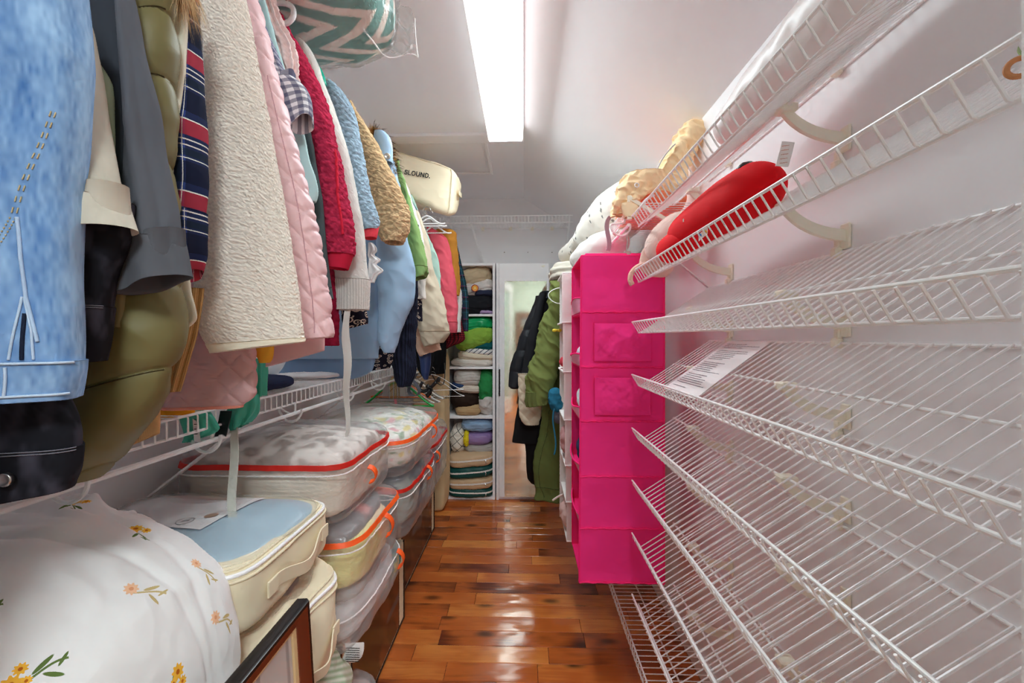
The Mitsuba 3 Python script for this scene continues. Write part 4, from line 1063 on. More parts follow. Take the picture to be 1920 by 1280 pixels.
S = Soft(-.93, -.435, .68, 1.13, .10, .41, k=4, noise=.008, f=8, seed=27)
S.fn = lambda a, p: .006 * np.sin(a[..., 2] * 95 + 2 * a[..., 1] * 10)
def greenstripe(V):
    w = .5 + .5 * np.sin((V[:, 1] * .7 + V[:, 2] * 1.1) * 420)
    c = lin((150, 166, 134)) + (lin((206, 206, 190)) - lin((150, 166, 134))) * w[:, None]
    br = np.clip(fb(V * [14, 14, 30], 1.0, 6, 3) * 5, 0, 1)[:, None]
    return c * (1 - .6 * br) + lin((150, 116, 100)) * .6 * br
soft(t, 'cloth', S, None, 'cloth', 7, col=greenstripe)
t = thing('storage_box', 'plain beige fabric box on the floor beneath the green striped bedding', 'storage box')
part(t, 'body', box(-.93, -.46, .66, 1.1, .001, .105, .006), 'canvas')

# --- clear zip bags
def wrinkle(amp, seed):
    return lambda a, p: amp * (.5 - 2 * np.abs(fb(a * [26, 20, 30], 1.0, seed, 3))) + amp * .5 * (.4 - 2 * np.abs(fb(a * 60, 1.0, seed + 3, 2)))
def zip_bag(label, S, inner, zipm, film_='film_milky', zf=.74, zipped=True, tabs=(), sub=6, content=None, cmat='cloth', z2=None):
    t = thing('zip_storage_bag', label, 'storage bag')
    S.fn = wrinkle(.0055, S.seed)
    for i, (Si, colr, mm, nm) in enumerate(inner):
        soft(t, nm, Si, colr if not callable(colr) else None, mm, 6, 30 + i, .12, col=colr if callable(colr) else None)
    part(t, 'film', S.mesh(sub), film_, True, label='see-through plastic skin')
    zr_ = S.ring(zf, 200, .001)
    up = S.ring(zf + .1, 200, .001)
    wd = up - zr_
    if zipped: part(t, 'zip', ribbon(zr_, wd, .014, .004), zipm, 40, label='coloured zip tape')
    part(t, 'welt', tube(S.ring(zf - .22, 160, .0015), .0022, 6), 'card_white', True)
    for y, z, ln in tabs:
        x = S.map(np.array([1.0, (y - S.c[1]) / S.h[1], (z - S.c[2]) / S.h[2]]), 0)[0]
        q = bez([x + .003, y, z + ln / 2], [x + .022, y + .004, z + ln * .22], [x + .022, y + .010, z - ln * .2], [x + .003, y + .014, z - ln / 2], n=14)
        part(t, 'pull_tab', ribbon(q, [0, 1, .3], .019, .003), zipm if zipm == 'zip_orange' else 'zip_orange', 40, label='orange pull loop')
    return t
def leafy(top, side):
    def col(V):
        k = meshkit.fbm(V * [22, 22, 22], 2, 5); l = np.clip((np.abs(k - .5) * 2 - .16) * 6, 0, 1)
        h = .5 + .5 * np.sign(np.sin(V[:, 1] * 330 + 14 * np.abs(((V[:, 2] * 40) % 2) - 1) * 3))
        isS = V[:, 2] < .84
        c = lin((222, 210, 202)) * (1 - l[:, None]) + lin(top) * l[:, None]
        cs = lin(side) * (.74 + .30 * h[:, None])
        return np.where(isS[:, None], cs, c)
    return col
SA = Soft(-.93, -.47, 1.06, 1.46, .705, .895, k=9, puff=.035, noise=.007, f=8, seed=41)
zip_bag('clear storage bag with red zip holding a taupe leaf print blanket', SA,
        [(Soft(-.915, -.485, 1.075, 1.445, .708, .885, k=7, puff=.030, noise=.007, f=9, seed=42), leafy((166, 148, 138), (232, 220, 204)), 'cloth', 'blanket')], 'zip_red', 'film_milky', .62, True, [(1.22, .79, .05)])
def two(c1, c2, f, seed, thr=0.0):
    def col(V):
        k = np.clip(fb(V * f, 1.0, seed, 3) * 9 + .5 + thr, 0, 1)[:, None]
        return np.clip(lin(c1) * (1 - k) + lin(c2) * k, 0, .9) * (1 + .25 * fb(V * 40, 1.0, seed + 1, 2))[:, None]
    return col
SB = Soft(-.93, -.435, 1.06, 1.47, .485, .690, k=7, puff=.016, noise=.008, f=8, seed=44)
zip_bag('clear storage bag with orange zip holding a fluffy pale yellow blanket', SB,
        [(Soft(-.90, -.448, 1.085, 1.45, .490, .650, k=4, noise=.012, f=10, seed=45), two((246, 234, 160), (238, 212, 176), [5, 9, 5], 3), 'fleece', 'yellow_blanket'),
         (Soft(-.91, -.475, 1.08, 1.45, .62, .682, k=4, puff=.012, noise=.010, f=9, seed=46), two((130, 122, 124), (226, 150, 146), [4, 8, 4], 5), 'cloth', 'grey_blanket')], 'zip_orange', 'film_milky', .66, True, [(1.27, .615, .07)])
SC = Soft(-.93, -.440, 1.05, 1.56, .335, .485, k=4.5, noise=.008, f=8, seed=47)
zip_bag('grey hazy storage bag squeezed below the yellow blanket bag', SC,
        [(Soft(-.91, -.458, 1.07, 1.54, .342, .475, k=4, noise=.012, f=9, seed=48), two((184, 176, 180), (222, 218, 218), [6, 6, 6], 7), 'cloth', 'grey_blanket')], 'zip_orange', 'film_net', .72, False, [(1.41, .435, .065)])
def florals(V):
    k = meshkit.noise(V * 42, 5); k2 = meshkit.noise(V * 42 + 31, 6); k3 = meshkit.noise(V * 36 + 9, 8)
    c = np.tile(lin((232, 228, 220)), (len(V), 1))
    for kk, cc in ((k, (150, 166, 140)), (k2, (222, 160, 166)), (k3, (226, 208, 140))):
        s_ = np.clip((kk - .68) * 9, 0, 1)[:, None]; c = c * (1 - s_) + lin(cc) * s_
    return c
SD = Soft(-.93, -.425, 1.50, 2.12, .675, .845, k=7, puff=.045, noise=.008, f=7, seed=50)
zip_bag('clear storage bag with orange zip holding a floral print quilt, under the empty hangers', SD,
        [(Soft(-.91, -.440, 1.52, 2.10, .682, .838, k=4, puff=.040, noise=.012, f=9, seed=51), florals, 'cloth', 'floral_quilt')], 'zip_orange', 'film_milky', .58, True, [(1.86, .775, .06)])
SE = Soft(-.93, -.432, 1.52, 2.06, .425, .672, k=7, puff=.010, noise=.009, f=8, seed=53)
zip_bag('clear storage bag with red zip stuffed with dark clothes, below the floral quilt bag', SE,
        [(Soft(-.91, -.450, 1.54, 2.04, .43, .655, k=4, noise=.014, f=10, seed=54), two((76, 74, 86), (168, 174, 166), [9, 9, 9], 3), 'cloth', 'dark_clothes')], 'zip_red', 'film_milky', .60, True, [(1.82, .60, .06)])
SF = Soft(-.93, -.475, 2.12, 2.62, .37, .70, k=7, puff=.010, noise=.009, f=8, seed=56)
zip_bag('clear storage bag with pink and red clothes, farthest one along the left wall', SF,
        [(Soft(-.91, -.492, 2.14, 2.60, .375, .68, k=4, noise=.012, f=10, seed=57), two((224, 150, 152), (140, 120, 130), [8, 8, 8], 4), 'cloth', 'pink_clothes')], 'zip_red', 'film_milky', .55, True, [(2.2, .56, .06)])

# --- fabric boxes with dark windows on the floor
def window_box(label, x, y0, y1, z1):
    t = thing('storage_box', label, 'storage box')
    part(t, 'body', box(-.94, x, y0, y1, .001, z1, .006), 'canvas')
    for y in (y0 + .010, y1 - .010): part(t, 'edge_binding', box(x - .004, x + .004, y - .006, y + .006, .002, z1, .002), 'frame_dark', label='black edge binding')
    for y in (y0 + .085, y1 - .085): part(t, 'edge_binding', box(x - .004, x + .003, y - .004, y + .004, .002, z1, .002), 'frame_dark')
    part(t, 'edge_binding', box(x - .008, x + .003, y0 + .01, y1 - .01, .001, .012, .002), 'frame_dark')
    part(t, 'window', box(x - .003, x + .0025, y0 + .089, y1 - .089, .02, z1 - .015), 'window_dark', label='dark glossy window panel')
    return t
def f_win(p, n, uv):
    k = mikit.noise(p.y * 16 + p.z * 9, p.z * 5, 2.0)
    c = mikit.mix(L3(30, 16, 12), L3(96, 50, 26), mikit.smoothstep(.45, .75, k))
    return mikit.mix(c, L3(70, 92, 104), mikit.smoothstep(.72, .9, mikit.noise(p.y * 9, p.z * 14, 7.0)) * .7)
pr('window_dark', mikit.proc(f_win), .18, .5)
window_box('beige fabric storage box with black bindings and dark window, near one on the floor', -.512, 1.13, 1.76, .335)
window_box('beige fabric storage box with black bindings and dark window, far one on the floor', -.562, 1.80, 2.58, .37)
t = thing('beach_towel', 'bright blue and yellow patterned towel squeezed on top of the near floor box', 'towel')
me = sausage([[-.60, 1.34, .345], [-.515, 1.37, .325], [-.502, 1.47, .328], [-.50, 1.58, .335], [-.56, 1.68, .35]], [.018, .026, .026, .024, .018], noise=.006, f=30, seed=60, squash=.75)
V = np.array(me.vertices)
kk = np.sin(V[:, 1] * 75 + 6 * fb(V * 14, 1.0, 3, 2) * 6)[:, None]
C = np.where(kk > .45, lin((206, 196, 52)), np.where(kk < -.55, lin((40, 96, 72)), lin((96, 160, 186))))
part(t, 'roll', me, 'cloth', True, color=C)
t = thing('care_label', 'white printed paper label hanging at the near end of the floor box', 'label')
a, b_ = P(648, 1200, 1.12), P(682, 1244, 1.12)
part(t, 'sheet', ribbon(bez([a[0], 1.115, b_[2] + .005], [(a[0] + b_[0]) / 2, 1.108, b_[2] + .03], [(a[0] + b_[0]) / 2 + .003, 1.112, a[2]], n=8), [1, .1, 0], abs(b_[0] - a[0]), .0008), 'card_white', 20)
for k in range(7): part(t, 'print_line', box(a[0] + .006, b_[0] - .006, 1.1055, 1.1062, b_[2] + .016 + k * .006, b_[2] + .0175 + k * .006), 'ink_black')
t = thing('mesh_bag', 'small crumpled clear bag with cloth on the floor below the white label', 'bag')
S = Soft(-.60, -.44, 1.13, 1.26, .002, .20, k=3.2, noise=.012, f=16, seed=61)
soft(t, 'cloth', Soft(-.59, -.45, 1.14, 1.25, .005, .19, k=3.0, noise=.012, f=16, seed=62), (186, 160, 150), 'cloth', 5)
part(t, 'film', S.mesh(5), 'film_net', True)

# --- tall paper sack by the cabinet, with printed words
t = thing('paper_sack', 'tall tan paper sack with black print standing left of the open cabinet', 'sack')
x0, x1 = P(772, 800, 2.8)[0], P(834, 800, 2.8)[0]
S = Soft(x0, x1, 2.80, 3.02, .002, 1.10, k=9, noise=.004, f=8, seed=64)
soft(t, 'body', S, (206, 178, 138), 'cloth', 6, 9, .05)
for py, sz in ((747, .026), (858, .022)):
    tm = meshkit.text_mesh('Natural', sz, .0006)
    c = P(812, py, 2.797)
    part(t, 'printed_word', frame(tm, [x1 - .092, 2.797, c[2]], [1, 0, 0], [0, 0, 1], [0, -1, 0]), 'ink_black')

# ------------------------------------------------------------------ folded clothes in the open cabinet
def fold_stack(name, label, cat, pxL, pyT, pxR, pyB, colr, m='cloth', k=3.4, noise=.006, layers=2, Yf=3.062, depth=.30, puff=.008, seed=0, col=None, sub=5, tilt=0, printed_=None):
    a, b = P(pxL, pyT, Yf), P(pxR, pyB, Yf)
    hh = (a[2] - b[2]) / 2
    S = Soft(a[0], b[0], Yf, Yf + depth, b[2], a[2], k=k, puff=puff, noise=noise, f=16, seed=seed, rot=roty(tilt) if tilt else None)
    S.fn = lambda q, p: -.005 * np.exp(-(((p[..., 2] * layers / 2 + .13 * np.sin(p[..., 0] * 3 + seed)) % 1 - .5) / .09) ** 2) * np.clip(-p[..., 1] + .3, 0, 1)
    t = thing(name, label, cat)
    soft(t, 'cloth', S, colr, m, sub, seed, .08, col=col)
    return t, S
# top compartment
fold_stack('black_sweater', 'black folded sweater, bottom of the pile in the upper cabinet compartment', 'top', 862, 549, 926, 587.5, (30, 31, 36), seed=1, noise=.009)
fold_stack('navy_tee', 'dark navy folded tee above the black sweater in the upper compartment', 'top', 884, 541, 925, 556, (44, 50, 72), seed=2)
t, S = fold_stack('grey_tee', 'pale grey folded tee with orange and red emblem', 'top', 864, 522, 925, 553, (206, 200, 196), seed=3, tilt=-12, noise=.008)
c = P(890.5, 540, 3.048)
part(t, 'emblem', frame(disc([0, 0, 0], [0, 0, 1], .023, .002), c, [1, .1, .15], [-.15, 0, 1]), 'vinyl', True, color=lin((226, 150, 30)), label='orange printed emblem')
rr_ = trimesh.creation.torus(.024, .0028, 24, 6); part(t, 'emblem_rim', frame(rr_, c - [0, .001, 0], [1, .1, .15], [-.15, 0, 1]), 'vinyl', True, color=lin((170, 46, 40)))
part(t, 'emblem_core', frame(disc([0, 0, 0], [0, 0, 1], .009, .004), c - [0, .002, 0], [1, .1, .15], [-.15, 0, 1]), 'vinyl', True, color=lin((240, 210, 120)))
fold_stack('tan_trousers', 'tan folded trousers on top of the upper compartment pile', 'trousers', 858, 500, 919, 535, (192, 172, 142), seed=4, tilt=-10, noise=.010, puff=.012)
fold_stack('lilac_cloth', 'lilac cloth edge under the black sweater, right corner of the upper compartment', 'top', 896, 581, 926, 588, (176, 150, 190), seed=5, layers=1)
# second compartment
fold_stack('white_jeans', 'white folded jeans at the bottom of the second compartment', 'trousers', 842, 672, 926, 688, (216, 208, 198), seed=6, noise=.008)
fold_stack('cream_sweater', 'cream folded sweater above the white jeans', 'sweater', 854, 659, 926, 676, (222, 208, 186), seed=7, tilt=3)
def nstripe(V): return np.where((np.sin((V[:, 0] * .8 - V[:, 2]) * 190) > .82)[:, None], lin((30, 40, 80)), lin((224, 220, 216)))
fold_stack('striped_shirt', 'white folded shirt with navy stripes in the second compartment', 'shirt', 868, 650, 926, 668, None, seed=8, col=nstripe, sub=6, tilt=5)
fold_stack('dark_teal_sweater', 'dark teal folded sweater under the lime fleece', 'sweater', 866, 638, 926, 658, (18, 84, 88), seed=9)
t = thing('lime_fleece', 'lime green folded fleece draped over the second compartment pile', 'fleece')
S = Soft(*[P(848, 0, 3.03)[0], P(925, 0, 3.03)[0], 3.03, 3.34, P(0, 655, 3.03)[2], P(0, 614, 3.03)[2]], k=2.8, noise=.012, f=14, seed=10, rot=roty(-14), fn=lambda a, p: .003 * meshkit.noise(a * 200, 3))
soft(t, 'cloth', S, (140, 178, 72), 'fleece', 6, 10, .1)
fold_stack('green_satin_shirt', 'bright green satin folded shirt on the lime fleece', 'top', 858, 594, 924, 622, (10, 150, 88), 'satin', seed=11, tilt=-4)
# third compartment
fold_stack('tan_shorts', 'tan folded shorts at the bottom of the third compartment', 'shorts', 850, 760, 902, 781, (190, 158, 118), seed=12)
fold_stack('brown_cap', 'dark brown domed velvet hat in the third compartment', 'hat', 839, 731, 900, 772, (48, 34, 28), k=2.3, puff=.012, seed=13, layers=0)
fold_stack('beige_jersey', 'beige folded jersey draped above the dark brown hat', 'top', 846, 721, 904, 738, (210, 196, 182), seed=14, tilt=6)
fold_stack('navy_cloth', 'small navy folded cloth at the left of the third compartment', 'cloth', 843, 718, 874, 732, (46, 66, 106), seed=15)
fold_stack('grey_sweatshirt', 'light grey folded sweatshirt on top of the third compartment pile', 'sweatshirt', 847, 694, 902, 726, (190, 182, 176), seed=16, layers=3)
fold_stack('white_blouse', 'crumpled white blouse at the right of the third compartment', 'top', 894, 735, 926, 781, (206, 200, 196), k=2.6, noise=.014, seed=17)
fold_stack('green_shirt', 'green bunched shirt stuffed at the right of the third compartment', 'shirt', 894, 694, 927, 762, (44, 130, 72), k=2.8, noise=.014, seed=18)
# bottom compartment
fold_stack('grey_bag', 'flat grey cloth bag under the purple roll', 'bag', 868, 835, 926, 852, (172, 164, 158), seed=19)
def lines(V): return np.where((np.minimum(np.abs(((V[:, 0] + V[:, 2] * .8) * 16) % 1 - .5), np.abs(((V[:, 0] - V[:, 2] * 1.1) * 13) % 1 - .5)) < .035)[:, None], lin((40, 38, 40)), lin((226, 218, 206)))
fold_stack('line_print_bag', 'white cloth bag with crossing black lines in the bottom compartment', 'bag', 840, 803, 872, 854, None, k=2.6, seed=20, col=lines, sub=7)
fold_stack('purple_roll', 'lilac purple rolled garment in the bottom compartment', 'top', 866, 811, 922, 838, (150, 122, 172), 'nylon', k=3, seed=21, layers=1)
fold_stack('yellow_cloth', 'small yellow cloth tucked at the left end of the purple roll', 'cloth', 868, 812, 879, 837, (226, 206, 40), k=2.6, seed=22, Yf=3.055, depth=.1)
fold_stack('blue_roll', 'light blue rolled jacket at the top of the bottom compartment', 'jacket', 862, 788, 926, 813, (142, 172, 204), 'nylon', k=3, seed=23, noise=.01)
pr('zip_white', lin((226, 220, 214)), .5)
for i, (y0, y1, colr, lab, tl) in enumerate(((851, 880, (200, 168, 134), 'tan packing cube with white zip, top of the cube stack', -5), (874, 901, (16, 70, 66), 'dark teal packing cube, second from the top of the cube stack', -5), (896, 922, (198, 164, 128), 'tan packing cube, third from the top of the cube stack', -3), (914, 936.5, (14, 66, 62), 'dark teal packing cube on the floor of the open cabinet', -3))):
    a, b = P(837, y0, 3.01), P(924, y1, 3.01)
    t = thing('packing_cube', lab, 'packing cube')
    S = Soft(a[0], b[0], 3.005, 3.38, max(b[2], .002), a[2], k=4.2, noise=.006, f=14, seed=30 + i, rot=roty(tl) if i < 3 else None)
    soft(t, 'body', S, colr, 'nylon', 5, i, .08)
    part(t, 'zip', ribbon(S.ring(.12, 140, .001), [0, 0, 1], .011, .003), 'zip_white', 40, label='pale zip band')
    part(t, 'zip_pull', ribbon(bez(S.map(np.array([.7, -1, .12]), .004), S.map(np.array([.72, -1, -.1]), .012), S.map(np.array([.70, -1, -.4]), .008), n=6), [1, 0, 0], .006, .002), 'steel')

# ------------------------------------------------------------------ bits on the lower shelf and rod on the left
def hanger(label, c, w, drop, colr, r=.004, hook=True, yaw=0.0, mat=None, bar=True, cat='hanger', group=None, thick=None):
    """a triangular clothes hanger whose hook top stands at c"""
    t = thing('hanger', label, cat, group)
    m = mat or 'vinyl'
    kw = {} if mat else {'color': lin(colr)}
    cx = lambda a, z: [a, 0, z]
    A = np.array([cx(0, -.045), cx(-w * .2, -.06), cx(-w / 2 + .01, -.045 - drop), cx(-w / 2, -.055 - drop)])
    body = bez(cx(-w / 2, -.052 - drop), cx(-w * .22, -.060 - drop * .22), cx(0, -.042), cx(w * .22, -.060 - drop * .22), cx(w / 2, -.052 - drop), n=40)
    hk = np.array([cx(.026 * math.cos(a) , .0 + .022 * math.sin(a) - .022 + .0) for a in np.linspace(-.3, PI, 16)] )
    hk = np.vstack([hk[::1], ])
    stem = np.array([cx(0, -.042), cx(0, -.036)])
    M = frame(tube(body, thick or r, 10), c, [math.cos(yaw), math.sin(yaw), 0], [-math.sin(yaw), math.cos(yaw), 0])
    part(t, 'arms', M, m, True, **kw)
    if bar: part(t, 'bar', frame(tube([cx(-w / 2, -.054 - drop), cx(w / 2, -.054 - drop)], r * .8, 8), c, [math.cos(yaw), math.sin(yaw), 0], [-math.sin(yaw), math.cos(yaw), 0]), m, True, **kw)
    if hook:
        q = np.vstack([bez(cx(0, -.044), cx(-.004, -.036), cx(-.021, -.018), n=6), [cx(.021 * math.cos(a), -.012 + .021 * math.sin(a)) for a in np.linspace(PI + .25, 0, 14)]])
        part(t, 'hook', frame(tube(q, .0017, 8), c, [math.cos(yaw), math.sin(yaw), 0], [-math.sin(yaw), math.cos(yaw), 0]), 'steel', True)
    return t
zr2 = .971 + .0225
hanger('bright green plastic hanger, nearest of the empty hangers on the lower rod', [LXF, 2.24, zr2], .40, .115, (20, 168, 74), .0055)
hanger('thin orange hanger just behind the green one', [LXF, 2.30, zr2], .34, .075, (232, 110, 30), .004)
ORD = ('first', 'second', 'third', 'fourth', 'fifth', 'sixth', 'seventh', 'eighth')
G = 'empty hangers on the lower left rod'
for i, y in enumerate((2.27, 2.33, 2.36, 2.39, 2.42, 2.45, 2.49, 2.53)):
    hanger(ORD[i] + ' of the thin empty hangers bunched behind the green one, counted from the front', [LXF, y, zr2], .40 + .01 * (i % 3), .10 + .006 * (i % 4), ((214, 208, 200), (120, 112, 104), (226, 222, 216))[i % 3], .003, group=G, yaw=.05 * (i % 3 - 1))
hanger('white wire hanger sticking out in front of the paper sack', [-.60, 2.66, 1.0], .42, .09, (226, 222, 216), .0022, yaw=.25, mat='wire_white')
hanger('second white wire hanger by the cabinet, lower than the first', [-.60, 2.70, .965], .42, .10, (226, 222, 216), .0022, yaw=.12, mat='wire_white')
t = thing('pink_clip', 'small pink tag clipped under the green hanger', 'clip')
part(t, 'tag', ribbon(bez(P(741, 748, 2.22), P(743, 760, 2.22), n=4), [1, 0, 0], .013, .003), 'vinyl', color=lin((240, 150, 168)))
pr('brass', lin((190, 156, 80)), .3, metallic=1.0)
t = thing('hook_cluster', 'bunch of brass and chrome hanger hooks below the navy ribbed dress', 'hooks')
for i in range(9):
    x = LXF + .006 * (i - 4); y = 2.18 + .004 * i
    part(t, 'hook', tube([[x - .0, y, .872], [x, y, .975], [x + .008, y, .99]], .0022, 8), 'brass' if i % 3 else 'steel', True)
for dx in (-.042, .05): part(t, 'clip_plate', box(LXF + dx - .016, LXF + dx + .016, 2.17, 2.174, .885, .95, .001), 'steel')
# black camera straps and clamp
pr('strap_grey', lin((86, 88, 96)), .6)
t = thing('camera_strap', 'dark grey and black webbing strap looped beside the hanger bunch', 'strap')
part(t, 'webbing', ribbon(bez(P(768, 690, 2.1), P(776, 715, 2.08), P(786, 735, 2.08), P(778, 742, 2.09), P(768, 737, 2.1), P(772, 715, 2.12), P(782, 700, 2.14), n=40), [.5, 1, .1], .022, .0025), 'strap_grey', 40)
t = thing('clamp', 'small black camera clamp gripping a hanger in front of the paper sack', 'clamp')
jaw = [P(784, 728, 2.2), P(796, 733, 2.2), P(808, 726, 2.2), P(818, 716, 2.2)]
part(t, 'arm', tube(bez(*jaw, n=16), .010, 10), 'black_plastic', True)
part(t, 'jaw', tube(bez(P(800, 722, 2.2), P(806, 735, 2.2), P(800, 742, 2.2), n=10), .012, 10), 'black_plastic', True)
part(t, 'knob', frame(disc([0, 0, 0], [0, 0, 1], .016, .02), P(806, 730, 2.18), [1, 0, 0], [0, 0, 1]), 'black_plastic', True)
part(t, 'tip', tube(bez(P(816, 718, 2.2), P(824, 708, 2.2), P(822, 716, 2.2), n=8), .006, 8), 'black_plastic', True)
part(t, 'handle', tube(bez(P(786, 728, 2.2), P(792, 716, 2.2), n=5), .008, 8), 'black_plastic', True)
t = thing('black_backpack', 'black backpack with hanging strap loops above the paper sack', 'backpack')
L = Loft([(600, 812, 835), (640, 806, 836), (690, 806, 835), (700, 812, 832)], 2.75, .05, wr=.006, seed=201)
piece(t, 'body', L, (20, 20, 22), seed=3)
part(t, 'strap', ribbon(bez(P(812, 690, 2.7), P(818, 715, 2.69), P(828, 722, 2.69), P(834, 705, 2.7), P(832, 680, 2.7), n=24), [0, 1, 0], .018, .003), 'black_plastic', 40)
t = thing('navy_pouch', 'navy blue fabric pouch hanging below the black trousers', 'pouch')
L = Loft([(640, 776, 806), (680, 788, 808), (700, 790, 805), (711, 795, 803)], 2.16, .03, wr=.004, seed=203)
piece(t, 'body', L, (44, 60, 104), 'nylon', seed=4)
# teal organza bag, orange and dark cloth lying on the lower shelf
t = thing('organza_bag', 'teal green organza bag hanging over the lower shelf edge under the pink vest', 'bag')
for rows, Yq in (([(672, 476, 498), (700, 478, 497), (742, 476, 496)], .985), ([(738, 440, 484), (752, 434, 486), (430, 776, 484, 766), (438, 806, 466, 792)], .965), ([(770, 332, 390), (786, 336, 402), (345, 808, 408, 802), (352, 828, 366, 824)], .90)):
    piece(t, 'gathered_cloth', Loft(rows, Yq, .02, folds=(.006, 6), wr=.008, seed=int(Yq * 1000)), (62, 166, 140), 'satin', n=60, rows=50, amt=.3)
t = thing('mustard_cloth', 'mustard orange cloth peeking out below the pink quilted vest', 'cloth')
piece(t, 'cloth', Loft([(752, 296, 362), (770, 298, 362), (300, 785, 360, 778)], .80 + .05, .02, wr=.004, seed=211), (226, 150, 30))
t = thing('checked_pouch', 'small yellow and checked pouch below the cream sherpa hem', 'pouch')
piece(t, 'cloth', Loft([(640, 468, 514), (655, 472, 514), (672, 484, 511), (680, 487, 505)], .83, .012, wr=.003, seed=212), (222, 168, 60))
t = thing('navy_clothes', 'dark navy clothes lying on the lower shelf behind the pink coat', 'clothes')
S = Soft(-.97, -.70, .98, 1.32, 1.042, 1.085, k=3, noise=.008, f=12, seed=213); soft(t, 'cloth', S, (34, 40, 66), 'cloth', 5)
t = thing('black_belt', 'black ribbon hanging over the rod below the pink vest', 'ribbon')
part(t, 'ribbon', ribbon(bez(P(424, 770, .93), P(418, 800, .93), P(413, 818, .93), n=10), [1, 0, 0], .026, .003), 'black_plastic')
t = thing('tape_label', 'white woven size label hanging beside the teal organza bag', 'label')
part(t, 'tape', ribbon(bez(P(366, 774, .89), P(368, 800, .88), P(370, 828, .88), n=8), [1, 0, 0], .013, .0015), 'card_white')
for k in range(4):
    c = P(368, 786 + 9 * k, .878); part(t, 'mark', box(c[0] - .004, c[0] + .004, .8765, .8772, c[2] - .0008, c[2] + .0008), 'ink_black')
for nm, lab, y0, y1, cc, z1 in (('folded_sweater', 'cream folded sweater lying on the lower shelf toward the back wall', 2.3, 2.65, (214, 206, 196), 1.09), ('folded_blanket', 'white folded cloth on the lower shelf below the floral skirt', 1.5, 1.95, (226, 222, 222), 1.065)):
    t = thing(nm, lab, 'cloth'); soft(t, 'cloth', Soft(-.97, -.71, y0, y1, 1.042, z1, k=3.4, noise=.006, f=12, seed=214), cc, 'cloth', 5)
# hanger ends that show among the front garments
pr('hanger_white', lin((238, 238, 240)), .3)
t = thing('hanger', 'thick white plastic hanger whose looped end shows above the crimson fleece', 'hanger')
part(t, 'loop', tube(bez(P(508, 4, 1.06), P(532, 6, 1.06), P(548, 14, 1.06), P(550, 30, 1.06), P(540, 42, 1.06), P(524, 44, 1.06), n=30), .0068, 12), 'hanger_white', True)
t = thing('hanger', 'teal plastic hanger tip between the grey cardigan and blue fleece', 'hanger')
part(t, 'arm', tube(bez(P(596, 128, 1.22), P(604, 145, 1.22), P(607, 160, 1.22), n=10), .008, 10), 'vinyl', True, color=lin((22, 170, 140)))
t = thing('hanger', 'beige hanger tip by the shoulder of the blue fleece', 'hanger')
part(t, 'arm', tube(bez(P(606, 150, 1.25), P(618, 156, 1.25), P(624, 168, 1.25), n=10), .007, 10), 'vinyl', True, color=lin((190, 180, 160)))
for i, (px, py, y) in enumerate(((815, 428, 2.45), (806, 412, 2.3), (798, 400, 2.25))):
    hanger(('farthest', 'middle', 'nearest')[i] + ' of the three white hangers above the coral sweatshirt', [LXF + .16, y, 1.905], .20, .03, (232, 230, 228), .005, group='hangers holding the far clothes')

# ------------------------------------------------------------------ pink hanging organizer
pr('nonwoven_pink', lin((250, 52, 134)), .75, .15, bump=mikit.proc(f_weave, 3e-4), bscale=.0006)
pr('mesh_pink', lin((240, 60, 134)), .7, .2); pr('binding_pink', lin((252, 34, 118)), .6, .3)
t = thing('hanging_organizer', 'bright pink six compartment hanging organizer at the end of the slanted shelves', 'organizer')
ox0, ox1, oy0, oy1 = .197, .479, 1.425, 1.685
ozs = [1.478, 1.285, 1.097, .912, .722, .545, .360]
def panel(x0, z0, x1, z1, y, sag, seed, n=36, wave=.006, shift=(0, 0), f=16):
    """a slightly slack sheet in the x-z plane with thickness"""
    gx, gz = np.meshgrid(np.linspace(0, 1, n), np.linspace(0, 1, n), indexing='ij')
    X, Z = x0 + (x1 - x0) * gx + shift[0] * (1 - gz), z0 + (z1 - z0) * gz
    e = 4 * gx * (1 - gx)
    d = sag * 16 * gx * (1 - gx) * gz * (1 - gz) + wave * 2 * fb(np.stack([X * f, X * 0, Z * f * .8], -1), 1.0, seed, 3) * np.minimum(1, 6 * np.minimum(np.minimum(gx, 1 - gx), np.minimum(gz, 1 - gz)) + .15)
    A = np.stack([X, y + d, Z], -1).reshape(-1, 3); B = A + [0, .0025, 0]
    f = grid_faces(n, n, False)
    rim = np.r_[np.arange(n), np.arange(1, n) * n + n - 1, (n - 1) * n + np.arange(n - 2, -1, -1), np.arange(n - 2, 0, -1) * n]
    r2 = np.roll(rim, -1)
    return trimesh.Trimesh(np.vstack([A, B]), np.vstack([tri(f)[:, ::-1], tri(f) + n * n, np.stack([rim, r2, r2 + n * n], 1), np.stack([rim, r2 + n * n, rim + n * n], 1)])[:, ::-1], process=False)
drift = lambda z: .010 * (1.478 - z)           # it hangs a little askew
